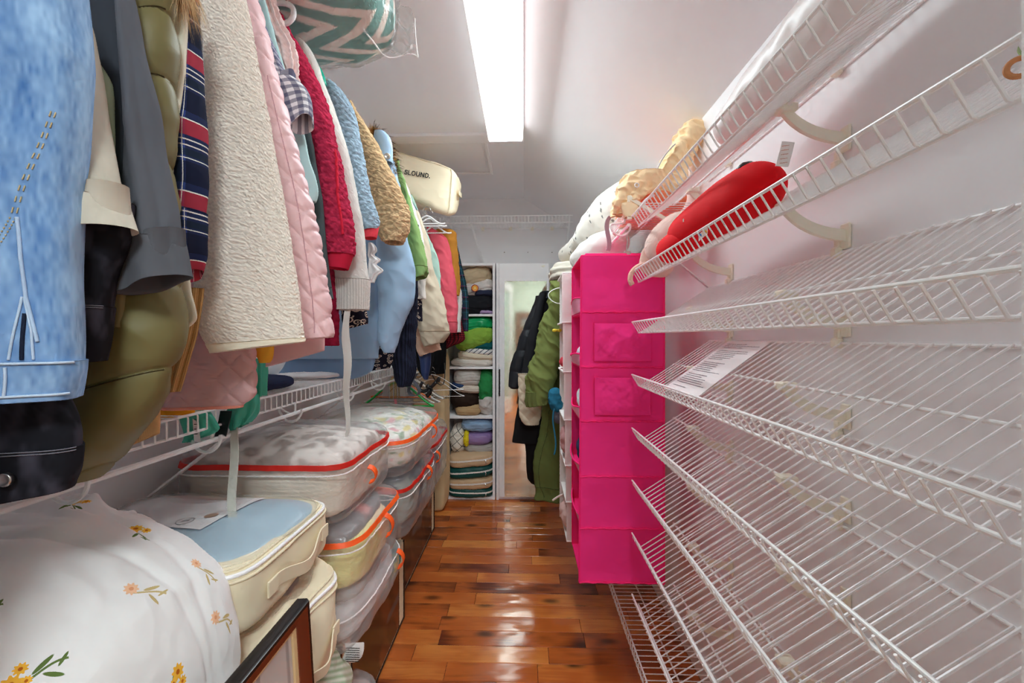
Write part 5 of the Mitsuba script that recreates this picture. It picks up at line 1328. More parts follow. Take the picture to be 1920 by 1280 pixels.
for i in range(6):
    zt, zb = ozs[i], ozs[i + 1]
    p_ = part(t, 'front_panel', panel(ox0 - drift(zb) * .6, zb, ox1, zt, oy0, .006, 300 + i), 'nonwoven_pink', True)
    part(t, 'back_panel', box(ox0, ox1, oy1 - .003, oy1, zb, zt), 'nonwoven_pink')
    part(t, 'side_panel', box(ox1 - .003, ox1, oy0, oy1, zb, zt), 'nonwoven_pink')
    part(t, 'shelf_board', box(ox0, ox1, oy0, oy1, zb - .004, zb + .004, .001), 'binding_pink')
    # front lip of each compartment opening (aisle side), sagging mesh pocket
    if i < 5:
        h_ = .040 if i else .05
        yy = np.linspace(oy0 + .004, oy1 - .004, 18); sg = -.014 * np.sin(np.linspace(0, PI, 18)) - .004 * (i % 2)
        lo_ = np.stack([np.full(18, ox0 - .001), yy, np.full(18, zb + .003)], 1); hi_ = np.stack([ox0 + sg, yy, zb + h_ + .006 * np.sin(np.linspace(0, 5, 18) + i)], 1)
        pk = part(t, 'edge_pocket', ribbon((lo_ + hi_) / 2, hi_ - lo_, np.linalg.norm(hi_ - lo_, axis=1), .002), 'pocket_sheer', 30, label='sheer pocket strip with pink edge')
        part(pk, 'edge', tube(hi_, .0028, 6), 'binding_pink', 30)
    yb = bez([ox0 - drift(zb) * .6, oy0 - .002, zb], [(ox0 + ox1) / 2, oy0 - .0035, zb + .0015], [ox1, oy0 - .002, zb], n=30)
    yb[:, 2] += .0015 * np.sin(np.arange(30) * 1.3 + i)
    part(t, 'seam', tube(yb, .0026, 6), 'binding_pink', 30)
pr('pocket_sheer', lin((238, 150, 180)), .6)
for x in (ox0, ox1): part(t, 'corner_binding', tube([[x, oy0 - .001, ozs[0]], [x - drift(ozs[-1]) * .6 * (x == ox0), oy0 - .001, ozs[-1]]], .0032, 6), 'binding_pink')
part(t, 'corner_binding', tube([[ox0, oy1 - .001, ozs[0]], [ox0, oy1 - .001, ozs[-1]]], .003, 6), 'binding_pink')
part(t, 'top_panel', box(ox0, ox1, oy0, oy1, 1.476, 1.483, .002), 'binding_pink')
for x0, x1 in ((.222, .372), (.386, .47)): part(t, 'top_flap', box(x0, x1, 1.50, 1.512, 1.48, 1.503, .002), 'nonwoven_pink')
for (px0, py0, px1, py1) in ((1114, 603, 1220, 677), (1115, 704, 1219, 778)):
    a, b_ = P(px0, py0, oy0 - .006), P(px1, py1, oy0 - .006)
    po = part(t, 'pocket', panel(a[0], b_[2], b_[0], a[2] - .006, oy0 - .012, -.012, py0, n=60, wave=.011, f=24), 'nonwoven_pink', True, label='gathered square front pocket')
    for s0, s1 in (((a[0], a[2]), (a[0], b_[2])), ((b_[0], a[2] - .012), (b_[0], b_[2])), ((a[0], b_[2]), (b_[0], b_[2]))):
        part(po, 'seam', tube([[s0[0], oy0 - .009, s0[1]], [s1[0], oy0 - .009, s1[1]]], .0016, 6), 'binding_pink')
q = np.vstack([bez([.379, 1.53, 1.483], [.379, 1.53, 1.53], [.382, 1.53, 1.553], n=6), [[.36 + .020 * math.cos(a), 1.53, 1.585 - .004 + .022 * math.sin(a) - .004] for a in np.linspace(-.4, PI, 14)]])
part(t, 'hanging_hook', tube(q, .0024, 8), 'steel', True, label='steel hanging hook')
part(t, 'hook_loop', box(.368, .392, 1.522, 1.538, 1.483, 1.515, .002), 'steel')
for nm, lab, i, cc, y0, hh in (('cream_cloth', 'cream cloth in the top compartment of the pink organizer', 0, (230, 214, 188), 1.45, .06), ('lilac_cloth', 'white and lilac cloth in the second compartment of the pink organizer', 1, (206, 200, 214), 1.47, .07),
                               ('pale_cloth', 'pale blue grey cloth in the third compartment of the pink organizer', 2, (206, 212, 216), 1.44, .11), ('navy_cloth', 'dark navy cloth in the fourth compartment of the pink organizer', 3, (46, 56, 84), 1.44, .12)):
    tt_ = thing(nm, lab, 'cloth')
    soft(tt_, 'cloth', Soft(ox0 + .004, ox1 - .03, y0, 1.66, ozs[i + 1] + .005, ozs[i + 1] + .005 + hh, k=3, noise=.010, f=16, seed=310 + i), cc, 'cloth', 5)

# ------------------------------------------------------------------ white hanging organizer behind it
pr('nonwoven_white', lin((236, 230, 228)), .75, .15, bump=mikit.proc(f_weave, 3e-4), bscale=.0005)
t = thing('hanging_organizer', 'white fabric hanging organizer right behind the pink one', 'organizer')
wx0, wx1, wy0, wy1 = .163, .44, 1.76, 2.00
wz = [1.470, 1.262, 1.052, .848, .655, .50, .335]
for i in range(6):
    sh = .022 * (1.47 - wz[i + 1]) - .006
    part(t, 'front_panel', panel(wx0 + sh, wz[i + 1], wx1, wz[i], wy0, .007, 330 + i), 'nonwoven_white', True)
    part(t, 'back_panel', box(wx0 + .01, wx1, wy1 - .003, wy1, wz[i + 1], wz[i]), 'nonwoven_white')
    part(t, 'shelf_board', box(wx0 + sh, wx1, wy0, wy1, wz[i + 1] - .004, wz[i + 1] + .004, .001), 'nonwoven_white')
    part(t, 'seam', tube(bez([wx0 + sh, wy0 - .002, wz[i + 1]], [.30, wy0 - .004, wz[i + 1] + .002], [wx1, wy0 - .002, wz[i + 1]], n=12), .0024, 6), 'nonwoven_white', 30)
part(t, 'side_panel', box(wx1 - .003, wx1, wy0, wy1, wz[-1], wz[0]), 'nonwoven_white')
part(t, 'top_panel', box(wx0, wx1, wy0, wy1, 1.468, 1.476, .002), 'nonwoven_white')
q = np.vstack([bez([.379, 1.88, 1.476], [.379, 1.88, 1.53], [.382, 1.88, 1.553], n=6), [[.36 + .020 * math.cos(a), 1.88, 1.577 + .022 * math.sin(a)] for a in np.linspace(-.4, PI, 14)]])
part(t, 'hanging_hook', tube(q, .0024, 8), 'steel', True)
for nm, lab, z0, z1, cc, x0 in (('red_sock', 'red patterned cloth poking out of the white organizer', 1.06, 1.12, (206, 70, 84), .165), ('dusty_pink_cloth', 'dusty pink cloth poking out of the white organizer lower down', .66, .80, (190, 140, 140), .168), ('striped_ribbon_cloth', 'pale pink cloth at the foot of the white organizer', .34, .45, (214, 176, 170), .168)):
    tt_ = thing(nm, lab, 'cloth'); soft(tt_, 'cloth', Soft(x0, .40, 1.80, 1.99, z0, z1, k=3, noise=.008, f=18, seed=341), cc, 'cloth', 5)
tt_ = thing('yellow_bow', 'tiny yellow bow pinned at the edge of the white organizer', 'bow')
c = P(1044, 619, 1.98)
part(tt_, 'loop', join(*[trimesh.Trimesh(Soft(c[0] + dx - .011, c[0] + dx + .011, c[1] - .006, c[1] + .006, c[2] - .008, c[2] + .008, k=2.4, noise=.002, f=40).mesh(3).vertices, base_cube(3).faces, process=False) for dx in (-.011, .012)]), 'vinyl', True, color=lin((232, 206, 60)))
part(tt_, 'knot', trimesh.Trimesh(Soft(c[0] - .004, c[0] + .004, c[1] - .009, c[1] + .004, c[2] - .005, c[2] + .005, k=2).mesh(3).vertices, base_cube(3).faces, process=False), 'vinyl', True, color=lin((214, 184, 40)))

# ------------------------------------------------------------------ coats on the right rod
t = thing('olive_parka', 'long olive green parka with elastic cuffs on a white hanger by the white organizer', 'parka')
Y = 2.16
L = Loft([(526, 1036, 1052), (540, 1032, 1056), (600, 1016, 1058), (660, 1004, 1060), (690, 992, 1050), (720, 986, 1042), (740, 986, 1036), (758, 988, 1030)], Y - .05, .045, ex=2.2, folds=(.007, 3), wr=.018, seed=351, diag=1.2, wscale=(11, 11, 6))
piece(t, 'sleeve', L, (112, 122, 68), 'cloth', n=80, rows=150, seed=2, amt=.1)
L2 = Loft([(734, 985, 1034), (750, 985, 1034), (988, 762, 1030, 756)], Y - .05, .048, folds=(.003, 12), wr=.004, seed=352, grow=False)
piece(t, 'cuff', L2, (98, 106, 60), 'cloth', n=90, rows=30, hem=.05)
LB = Loft([(526, 1036, 1062), (600, 1030, 1075), (700, 1026, 1080), (800, 1018, 1080), (880, 1004, 1078), (935, 1004, 1072)], Y + .04, .05, folds=(.014, 4), wr=.012, seed=353, diag=.8)
piece(t, 'body', LB, (92, 102, 56), 'cloth', n=80, rows=160, seed=3, amt=.1)
seam(LB, t, [(.55, .62), (.93, .60), (.985, .66)], .0012, base=(66, 74, 40)); seam(LB, t, [(.94, .52), (.94, .98)], .0012, base=(66, 74, 40))
t = thing('hanger', 'white wire hanger loop at the shoulder of the olive parka', 'hanger')
part(t, 'loop', tube(bez(P(1056, 540, 2.04), P(1040, 542, 2.04), P(1028, 553, 2.04), P(1034, 563, 2.04), P(1056, 565, 2.04), n=24), .0028, 8), 'wire_white', True)
t = thing('liner_vest', 'ivory quilted liner vest peeking out below the olive sleeve', 'vest')
piece(t, 'body', Loft([(700, 972, 1020), (752, 972, 1018), (780, 974, 1014), (796, 984, 1010)], 2.24, .02, wr=.003, seed=355, fn=diamonds(.06, .004)), (210, 194, 170), 'nylon', n=70, rows=70, seed=4)
t = thing('black_coat', 'long black wool coat hanging behind the olive parka', 'coat')
piece(t, 'body', Loft([(560, 1008, 1040), (680, 984, 1040), (760, 972, 1040), (828, 962, 1040), (830, 985, 1045), (895, 990, 1045), (905, 996, 1040)], 2.36, .05, folds=(.005, 3), wr=.004, seed=357), (24, 23, 25), seed=5)
piece(t, 'sleeve', Loft([(548, 1012, 1026), (600, 998, 1014), (660, 984, 1004), (720, 974, 996), (738, 972, 992)], 2.30, .03, wr=.005, seed=358), (34, 34, 38), seed=6)
t = thing('navy_jacket', 'black padded jacket with stand collar nearest the mirror', 'jacket')
piece(t, 'sleeve', Loft([(572, 1000, 1014), (620, 980, 1004), (660, 966, 994), (700, 954, 984), (722, 953, 976), (728, 958, 972)], 2.46, .04, wr=.006, seed=359, fn=puff(4, [.3, .55, .8, 1.05], .006)), (28, 30, 36), 'nylon', seed=7)
piece(t, 'body', Loft([(555, 1005, 1030), (640, 985, 1040), (760, 978, 1040), (800, 978, 1030)], 2.52, .05, wr=.006, seed=360), (26, 28, 33), 'nylon', seed=8)
piece(t, 'collar', Loft([(546, 1016, 1036), (560, 1012, 1036), (580, 1012, 1030)], 2.42, .03, wr=.003, seed=361), (38, 42, 52), 'nylon', n=40, rows=30)
t = thing('teal_hat', 'teal knitted hat hanging between olive parka and white organizer', 'hat')
S = Soft(*[P(1030, 0, 2.02)[0], P(1058, 0, 2.02)[0], 1.99, 2.08, P(0, 768, 2.02)[2], P(0, 726, 2.02)[2]], k=2.6, noise=.012, f=18, seed=363, rot=roty(-14))
soft(t, 'knit', S, (46, 112, 142), 'fleece', 5)
part(t, 'cord', tube(bez(P(1040, 765, 2.0), P(1038, 800, 2.0), P(1042, 830, 2.0), P(1039, 852, 2.0), n=14), .004, 8), 'cloth', True, color=lin((46, 112, 142)))
t = thing('grey_hat', 'grey knitted hat below the teal hat', 'hat')
soft(t, 'knit', Soft(*[P(1038, 0, 2.03)[0], P(1062, 0, 2.03)[0], 2.0, 2.09, P(0, 786, 2.03)[2], P(0, 758, 2.03)[2]], k=2.6, noise=.008, f=18, seed=364), (104, 104, 116), 'fleece', 5)
t = thing('ribbon_pair', 'pair of pale pink ribbons hanging from the foot of the white organizer', 'ribbon')
part(t, 'ribbon', tube(bez(P(1060, 925, 1.95), P(1048, 930, 1.95), P(1036, 938, 1.95), n=12), .005, 8), 'vinyl', True, color=lin((226, 206, 200)))

# ------------------------------------------------------------------ pillows and bags on the right shelf
def dots(V):
    g = V * [24, 24, 34]; i = np.floor(g)
    h = meshkit.noise(i + .001, 3); dx = g - i - .5
    on = (np.linalg.norm(dx * [1, 1, .6], axis=1) < .17) & (h > .35)
    c = tone((232, 226, 216), V, 3, .03)
    c[on] = lin((120, 118, 116)); return c
t = thing('dotted_pillow', 'long ivory pillow with small grey dots heaped over the right shelf edge', 'pillow')
me = sausage([P(1046, 487, 2.62) + [.02, 0, .005], P(1076, 462, 2.42) + [.04, 0, 0], P(1108, 436, 2.16) + [.04, 0, 0], P(1140, 402, 1.98) + [.05, 0, 0], P(1172, 378, 1.78) + [.08, 0, .0]], [.045, .075, .105, .13, .12], sides=110, n=200, noise=.014, f=9, seed=371, squash=.95)
part(t, 'cover', me, 'cloth', True, color=dots(np.array(me.vertices)))
t = thing('white_pillow', 'plump white pillow below the dotted one on the right shelf', 'pillow')
me = sausage([P(1082, 500, 2.1), P(1100, 478, 2.0), P(1130, 462, 1.85), P(1165, 440, 1.7)], [.055, .07, .08, .06], sides=60, n=100, noise=.012, f=11, seed=372, squash=.8)
part(t, 'cover', me, 'cloth', True, color=lin((232, 226, 222)))
t = thing('cream_bedding', 'cream folded bedding at the far end of the right shelf behind the white organizer', 'bedding')
S = Soft(.165, .56, 2.38, 2.86, 1.53, 1.655, k=3.4, noise=.012, f=10, seed=373)
S.fn = lambda a, p: .005 * np.sin(a[..., 2] * 150)
soft(t, 'cloth', S, (224, 216, 202), 'cloth', 6)
# canvas bag with straps
CB = (244, 214, 172)
t = thing('canvas_tote', 'peach cream canvas bag with grey straps slouched at the end of the top slanted shelf', 'bag')
piece(t, 'body', Loft([(236, 1282, 1322), (250, 1268, 1320), (272, 1258, 1312), (300, 1240, 1296), (340, 1224, 1280), (372, 1214, 1262)], 1.50, .085, folds=(.010, 4), wr=.020, seed=381, wscale=(15, 15, 11), diag=.9), CB, n=90, rows=130, hem=0)
piece(t, 'fold', Loft([(326, 1172, 1244), (345, 1160, 1246), (365, 1156, 1220), (385, 1148, 1186), (404, 1144, 1166)], 1.46, .05, folds=(.010, 4), wr=.018, seed=382, wscale=(18, 18, 14)), CB, n=80, rows=80, hem=0)
piece(t, 'flap', Loft([(382, 1164, 1190), (392, 1163, 1198), (408, 1168, 1192)], 1.43, .02, wr=.008, seed=383), (246, 222, 184), n=50, rows=40, hem=0)
for pts in ((P(1190, 352, 1.46), P(1210, 336, 1.46), P(1235, 322, 1.47), P(1246, 338, 1.45)), (P(1200, 330, 1.6), P(1218, 322, 1.6), P(1236, 330, 1.6)), (P(1266, 270, 1.44), P(1246, 292, 1.44), P(1232, 318, 1.44))):
    part(t, 'strap', ribbon(bez(*pts, n=20), [.2, 1, .4], .022, .003), 'strap_greyish', 40, label='grey webbing strap')
pr('strap_greyish', lin((176, 168, 168)), .6)
for px, py in ((1194, 347),): part(t, 'eyelet', frame(trimesh.creation.torus(.007, .0018, 20, 8), P(px, py, 1.405), [1, 0, 0], [0, 0, 1]), 'trim_white', True)
t = thing('grey_strap', 'mauve grey webbing strap hanging beside the pink organizer top', 'strap')
part(t, 'webbing', ribbon(bez(P(1144, 405, 1.5), P(1138, 430, 1.5), P(1142, 452, 1.5), P(1140, 470, 1.5), n=16), [1, .4, 0], .017, .003), 'strap_mauve', 40)
pr('strap_mauve', lin((166, 142, 152)), .6)
t = thing('folded_paper', 'white folded paper sheet below the canvas bag', 'paper')
a = P(1216, 368, 1.44); part(t, 'sheet', ribbon(bez(P(1196, 398, 1.44), P(1212, 374, 1.43), P(1228, 366, 1.44), n=10), [.4, 1, .2], .05, .002), 'card_white', 20)
t = thing('coral_cloth', 'coral orange folded cloth lying on the right shelf over the pink organizer', 'cloth')
soft(t, 'cloth', Soft(.385, .60, 1.45, 1.86, 1.665, 1.725, k=3.4, noise=.006, f=12, seed=385), (240, 140, 104), 'cloth', 5)
t = thing('pink_box_strap', 'white plastic bracket at the end of the right shelf', 'bracket')
part(t, 'post', box(.352, .368, 1.414, 1.424, 1.60, 1.682, .002), 'plastic_ivory')
part(t, 'rail', ribbon(bez([.36, 1.418, 1.672], [.48, 1.418, 1.60], n=4), [0, 1, 0], .012, .012), 'plastic_ivory')

# ------------------------------------------------------------------ things on the slanted shelves
zs = lambda i, x: RZ[i] + (x - RX) * .154 / .234          # deck height of slanted shelf i at x
t = thing('white_bundle', 'white plastic wrapped bundle on the topmost slanted shelf', 'bundle')
me = sausage([[.485, 1.02, zs(0, .485) + .050], [.49, .90, zs(0, .49) + .060], [.495, .72, zs(0, .495) + .066], [.50, .55, zs(0, .5) + .066]], [.042, .056, .060, .055], sides=70, n=110, noise=.012, f=10, seed=391)
part(t, 'wrap', me, 'satin', True, color=lin((236, 226, 224)))
part(t, 'tie', tube(bez(P(1472, 118, .80), P(1488, 106, .80), P(1503, 108, .81), P(1514, 98, .81), n=14), .0035, 8), 'black_plastic', True, label='black elastic tie')
pr('pillow_red', lin((222, 8, 22)), .8, .2, sheen=.4, bump=mikit.proc(f_weave, 3e-4), bscale=.0006)
t = thing('neck_pillow', 'bright red plush neck pillow lying behind the lip of the second slanted shelf', 'pillow')
x_ = .462
me = sausage([[x_ - .004, 1.245, zs(1, x_) + .052], [x_, 1.10, zs(1, x_) + .058], [x_ + .008, .93, zs(1, x_) + .064], [x_ + .012, .79, zs(1, x_) + .064]], [.050, .058, .060, .054], sides=64, n=110, noise=.003, f=9, seed=392, cap=.8)
part(t, 'roll', me, 'pillow_red', True)
me = sausage([[x_ - .024, 1.30, zs(1, x_ - .03) + .045], [x_ - .026, 1.22, zs(1, x_ - .03) + .045], [x_ - .020, 1.10, zs(1, x_ - .02) + .042]], [.040, .042, .034], sides=48, n=60, noise=.003, f=9, seed=393, cap=.8)
part(t, 'end_lobe', me, 'pillow_red', True)
part(t, 'end_tab', tube(bez(P(1386, 326, .86), P(1398, 314, .86), P(1412, 312, .87), n=8), [.006, .012, .012, .012, .01, .01, .008, .004], 10), 'frame_dark', True, label='dark snap tab')
pr('tag_white', lin((236, 234, 232)), .5)
a = P(1318, 438, 1.10); tg = part(t, 'tag', ribbon(bez(P(1310, 446, .95), P(1318, 439, .95), P(1327, 432, .95), n=5), [.1, .2, 1], .017, .0015), 'tag_white', label='small printed tag')
for k, cc in enumerate(((40, 120, 200), (226, 170, 40))):
    part(tg, 'print_spot', disc(P(1312 + 10 * k, 441 - 6 * k, .944), [0, -1, 0], .004, .001), 'vinyl', True, color=lin(cc))
part(t, 'side_label', ribbon(bez(P(1466, 312, .80), P(1472, 290, .805), P(1478, 266, .815), n=8), [1, .2, 0], .028, .0012), 'tag_white', label='white care label with print')
for k in range(5): part(t, 'print_line', ribbon(bez(P(1462 + k, 306 - 8 * k, .797), P(1476 + k, 304 - 8 * k, .797), n=3), [0, 0, 1], .0014, .0006), 'ink_pink')
part(t, 'print_mark', ribbon(bez(P(1280, 414, 1.06), P(1296, 403, 1.055), n=4), [0, .2, 1], .008, .001), 'tag_white')
t = thing('neck_pillow', 'pale pink neck pillow left of the red one on the second slanted shelf', 'pillow')
me = sausage([P(1222, 490, 1.34) + [.012, 0, 0], P(1224, 455, 1.35) + [.02, 0, 0], P(1244, 425, 1.33) + [.04, .03, 0], P(1280, 402, 1.34) + [.05, .03, 0]], [.034, .042, .046, .036], sides=40, n=70, noise=.003, f=9, seed=394, cap=.8)
part(t, 'roll', me, 'fleece', True, color=lin((240, 214, 204)))
t = thing('blush_pillow', 'small blush pink cushion at the left end of the second slanted shelf', 'cushion')
S = Soft(.385, .50, 1.37, 1.405, 1.402, 1.505, k=2.8, noise=.003, f=10, seed=395, rot=roty(10))
soft(t, 'cover', S, (238, 202, 190), 'fleece', 5, amt=.02)
t = thing('peach_strap', 'peach fabric loop hanging over the left end of the second slanted shelf', 'strap')
part(t, 'loop', tube(bez(P(1213, 496, 1.37), P(1196, 500, 1.36), P(1184, 512, 1.36), P(1182, 526, 1.36), P(1186, 534, 1.36), n=20), .0085, 12), 'fleece', True, color=lin((236, 190, 174)))
t = thing('wooden_ring', 'small wooden ring with a green leaf tag at the near end of the second shelf', 'ring')
pr('ring_wood', lin((196, 130, 80)), .5)
c = P(1912, 126, .345)
part(t, 'ring', frame(trimesh.creation.torus(.0072, .0022, 32, 10), c, [.8, -.6, 0], [0, 0, 1]), 'ring_wood', True)
part(t, 'leaf', ribbon(bez(c + [.006, .004, .012], c + [.014, .012, .020], c + [.022, .02, .030], n=8), [.3, .6, .6], [.001, .006, .008, .009, .009, .007, .004, .001], .001), 'vinyl', color=lin((110, 140, 60)), label='green leaf tag')
t = thing('paper_sheet', 'white printed paper sheet lying on the fourth slanted shelf', 'paper')
def deckpt(px, py, i, lift=.0035):
    """where the sight line meets shelf i's deck, as X and Y, lifted off it"""
    lo_, hi_ = .3, 2.0
    for _ in range(50):
        m_ = (lo_ + hi_) / 2; p = P(px, py, m_)
        if p[2] - zs(i, p[0]) < 0: hi_ = m_
        else: lo_ = m_
    p[2] = zs(i, p[0]) + lift; return p
x0_, x1_ = RX + .012, XR - .012
cs = [np.array([x, y, zs(3, x) + .0032]) for x, y in ((x1_, 1.245), (x1_, 1.03), (x0_ + .01, .985), (x0_ + .01, 1.20))]
g1, g2 = np.meshgrid(np.linspace(0, 1, 10), np.linspace(0, 1, 10), indexing='ij')
V = sum(c[None] * w.reshape(-1, 1) for c, w in zip(cs, ((1 - g1) * (1 - g2), (1 - g1) * g2, g1 * g2, g1 * (1 - g2))))
V[:, 2] += .004 * np.sin(g1.ravel() * PI) * (g2.ravel() > .5) * (g2.ravel() - .5)
m_ = trimesh.Trimesh(np.vstack([V, V + [0, 0, .0006]]), np.vstack([tri(grid_faces(10, 10, False)), tri(grid_faces(10, 10, False))[:, ::-1] + 100]), process=False)
part(t, 'sheet', m_, 'card_white', True)
pr('ink_grey', lin((150, 146, 150)), .6)
rg = np.random.default_rng(8)
def onsheet(a, b): return sum(c * w for c, w in zip(cs, ((1 - a) * (1 - b), (1 - a) * b, a * b, a * (1 - b)))) + [0, 0, .0024]
lines_ = []
for k in range(26):
    a = .08 + k * .033
    if k % 7 == 3: continue
    b1 = rg.uniform(.45, .92)
    lines_.append(ribbon(np.array([onsheet(a, .10), onsheet(a, .10 + (b1 - .1) / 2), onsheet(a, b1)]), cs[3] - cs[0], .0018, .0002))
part(t, 'printed_lines', join(*lines_), 'ink_grey', kind='stuff')

# ------------------------------------------------------------------ things on the high left shelf
t = thing('storage_tote', 'cream canvas storage bag with SLOUND. print on the high shelf near the far end', 'storage bag')
S = Soft(-.93, -.36, 2.36, 2.95, 2.098, 2.335, k=8, puff=.014, noise=.006, f=6, seed=401, shear=(.06, 0))
pr('tote', lin((240, 226, 196)), .75, .2, bump=mikit.proc(f_weave, 3e-4), bscale=.0004)
pA, pB, pC, pD = P(742, 288, 2.32), P(858, 308, 2.32), P(846, 413, 2.30), P(770, 360, 2.30)
def hexbag(corners, sub=5, seed=0, noise=.006, rnd=.92):
    """a soft box through eight corners: (x, y, z) signs in binary order"""
    b = base_cube(sub); v = np.array(b.vertices)
    k = 7.0; p = v / (np.sum(np.abs(v) ** k, -1, keepdims=True) ** (1 / k))
    w = 0
    for i, c in enumerate(corners):
        sx, sy, sz = (1 if i & 4 else -1), (1 if i & 2 else -1), (1 if i & 1 else -1)
        w = w + np.asarray(c)[None] * ((1 + sx * p[:, :1]) * (1 + sy * p[:, 1:2]) * (1 + sz * p[:, 2:]) / 8)
    m = trimesh.Trimesh(w, b.faces, process=False)
    n = m.vertex_normals
    dsp = noise * (2.2 * fb(w * 8, 1.0, seed, 3) + .5 - 2 * np.abs(fb(w * 11, 1.0, seed + 2, 2)))
    return trimesh.Trimesh(w + n * dsp[:, None], b.faces, process=False), p
yn, yf_ = 2.30, 2.86
cor = [P(772, 372, yn) + [-.25, 0, .0], P(742, 286, yn) + [-.25, 0, 0], None, None, P(848, 414, yn), P(858, 312, yn), None, None]
cor[0][2] = 2.10; cor[2] = cor[0] + [0, yf_ - yn, 0]; cor[3] = cor[1] + [0, yf_ - yn, -.02]
cor[6], cor[7] = P(858, 404, 2.62), P(868, 344, 2.62) + [0, 0, .01]
cor[1][2] = 2.335; cor[3][2] = 2.30
me, pp = hexbag(cor, 6, 402, .007)
part(t, 'body', me, 'tote', True)
def hexpt(u, v_, w_):
    p = np.array([u, v_, w_]); p = p / (np.sum(np.abs(p) ** 7) ** (1 / 7)) * max(np.abs(p).max(), .9999) if np.abs(p).max() > .9 else p; q = 0
    for i, c in enumerate(cor):
        sx, sy, sz = (1 if i & 4 else -1), (1 if i & 2 else -1), (1 if i & 1 else -1)
        q = q + np.asarray(c) * ((1 + sx * p[0]) * (1 + sy * p[1]) * (1 + sz * p[2]) / 8)
    return q
k_ = np.linspace(-.9, .93, 30)
part(t, 'top_seam', tube(np.array([hexpt(a, -.985, .93) for a in k_]) + [0, -.006, 0], .003, 6), 'canvas', True)
part(t, 'side_seam', tube(np.array([hexpt(.95, -.97, a) for a in k_]) + [.004, -.006, 0], .003, 6), 'canvas', True)
part(t, 'side_handle', ribbon(np.array([hexpt(1.0, a, .1) + [.014, 0, 0] for a in np.linspace(-.5, .5, 8)]), [0, 0, 1], .03, .003), 'canvas')
tm = meshkit.text_mesh('SLOUND.', .026, .0008, True)
bw = tm.bounds[1][0]
ax = hexpt(.62, -1, .2) - hexpt(-.05, -1, .2); ax /= np.linalg.norm(ax)
o_ = P(757, 326, yn - .006); e_ = P(806, 334, yn - .006)
tx = (e_ - o_); sc_ = np.linalg.norm(tx) / bw; tx = tx / np.linalg.norm(tx)
tm.apply_scale([sc_, sc_ * 1.0, 1])
part(t, 'printed_name', frame(tm, o_, tx, np.cross([0, -1, 0], tx)), 'ink_black', label='dark lettering SLOUND.')
# towel blanket in a clear plastic bag
def zigzag(V):
    k = ((V[:, 0] * 1.0 + .35 * np.abs(((V[:, 1] * 5.5) % 1) - .5) * 2 * .55 + V[:, 2] * .8) * 6.5) % 1
    return np.where((k > .42)[:, None], lin((120, 164, 156)), lin((240, 228, 216))) * (1 + .3 * fb(V * 90, 1.0, 3, 2))[:, None]
t = thing('wrapped_blanket', 'green and cream zigzag fleece blanket in a clear plastic bag overhanging the high shelf', 'blanket')
S = Soft(-.96, -.40, .90, 1.44, 2.10, 2.345, k=3.0, noise=.010, f=8, seed=411, shear=(0, 0))
soft(t, 'blanket', S, None, 'fleece', 7, col=zigzag)
S.fn = wrinkle(.004, 412)
pl = part(t, 'plastic_bag', S.mesh(6, .012), 'film_glossy', True, label='crinkled clear plastic bag')
fl = []
tail = np.array([P(690, 60, 1.32), P(735, 40, 1.32), P(778, 70, 1.32), P(782, 100, 1.34), P(745, 112, 1.34), P(710, 96, 1.34)])
g1, g2 = np.meshgrid(np.linspace(0, 1, 44), np.linspace(0, 1, 44), indexing='ij')
A0, A1, B0, B1 = P(640, -10, 1.30), P(716, 94, 1.36), P(770, 22, 1.26), P(785, 108, 1.34)
V = (A0 * ((1 - g1) * (1 - g2))[..., None] + A1 * ((1 - g1) * g2)[..., None] + B0 * (g1 * (1 - g2))[..., None] + B1 * (g1 * g2)[..., None]).reshape(-1, 3)
V = V + np.stack([.03 * fb(V * 26, 1, 3, 3), .12 * fb(V * 24, 1.0, 5, 3), .05 * fb(V * 30, 1.0, 7, 3)], 1)
part(t, 'loose_end', trimesh.Trimesh(V, tri(grid_faces(44, 44, False)), process=False), 'film_creased', True, label='loose crumpled end of the plastic bag')
bs('film_creased', {'type': 'blendbsdf', 'weight': .24, 'a': {'type': 'bumpmap', 'scale': .003, 'arbitrary': mikit.proc(f_film, 1e-3), 'bsdf': {'type': 'thindielectric', 'int_ior': 1.5}},
                    'b': {'type': 'twosided', 'bsdf': {'type': 'principled', 'base_color': rgb((.95, .95, .95)), 'roughness': .2, 'specular': .8}}})
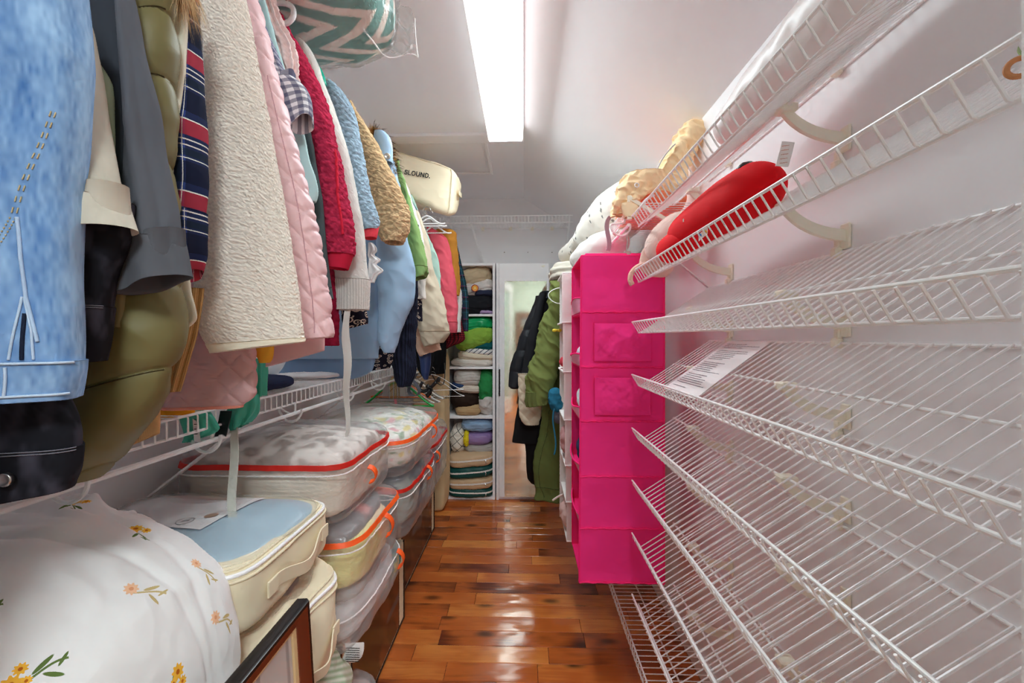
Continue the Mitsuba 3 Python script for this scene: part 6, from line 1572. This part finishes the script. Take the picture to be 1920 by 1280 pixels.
def crease_line(*pp, r=.0022): return tube(bez(*pp, n=20), r, 6)
part(t, 'bag_seam', join(crease_line(P(628, -10, 1.22), P(660, 30, 1.2), P(690, 66, 1.22), P(712, 95, 1.28)), crease_line(P(778, 34, 1.27), P(779, 66, 1.3), P(784, 106, 1.34), r=.0015), crease_line(P(712, 95, 1.30), P(738, 108, 1.33), P(762, 102, 1.34), P(784, 107, 1.34), r=.0018)), 'card_white', True)

# ------------------------------------------------------------------ what the mirror shows of the room behind
pr('door_glass', lin((196, 214, 204)), .15, .5); pr('wood_frame', lin((120, 88, 70)), .5)
t = thing('mirror', 'tall mirror with a wide brown wooden frame in the room reflected by the cabinet door', 'mirror')
for a, b_, c, d in ((-.17, .75, 1.60, 1.73), (-.17, .75, .02, .14), (-.17, -.05, .14, 1.60), (.63, .75, .14, 1.60)):
    part(t, 'frame_rail', box(a, b_, -2.65, -2.60, c, d, .004), 'wood_frame')
part(t, 'glass', box(-.05, .63, -2.635, -2.63, .14, 1.60), 'mirror_silver')
t = thing('door_leaf', 'open white door with a pale green glass panel, seen only in the mirror', 'door')
M_ = lambda m: frame(m, [-.45, .10, 0], [.30, -.954, 0], [.954, .30, 0], [0, 0, 1])
part(t, 'stile', M_(box(0, .10, 0, .04, .01, 2.05, .003)), 'trim_white'); part(t, 'stile', M_(box(.64, .74, 0, .04, .01, 2.05, .003)), 'trim_white')
part(t, 'rail', M_(box(.10, .64, 0, .04, 1.93, 2.05, .003)), 'trim_white'); part(t, 'rail', M_(box(.10, .64, 0, .04, .01, .25, .003)), 'trim_white')
part(t, 'panel', M_(box(.10, .64, .014, .026, .25, 1.93)), 'door_glass')
part(t, 'handle', M_(join(tube([[.69, -.045, 1.0], [.58, -.045, 1.0]], .009, 10), tube([[.69, 0, 1.0], [.69, -.045, 1.0]], .008, 10), tube([[.69, .085, 1.0], [.58, .085, 1.0]], .009, 10), tube([[.69, .04, 1.0], [.69, .085, 1.0]], .008, 10))), 'steel', True)
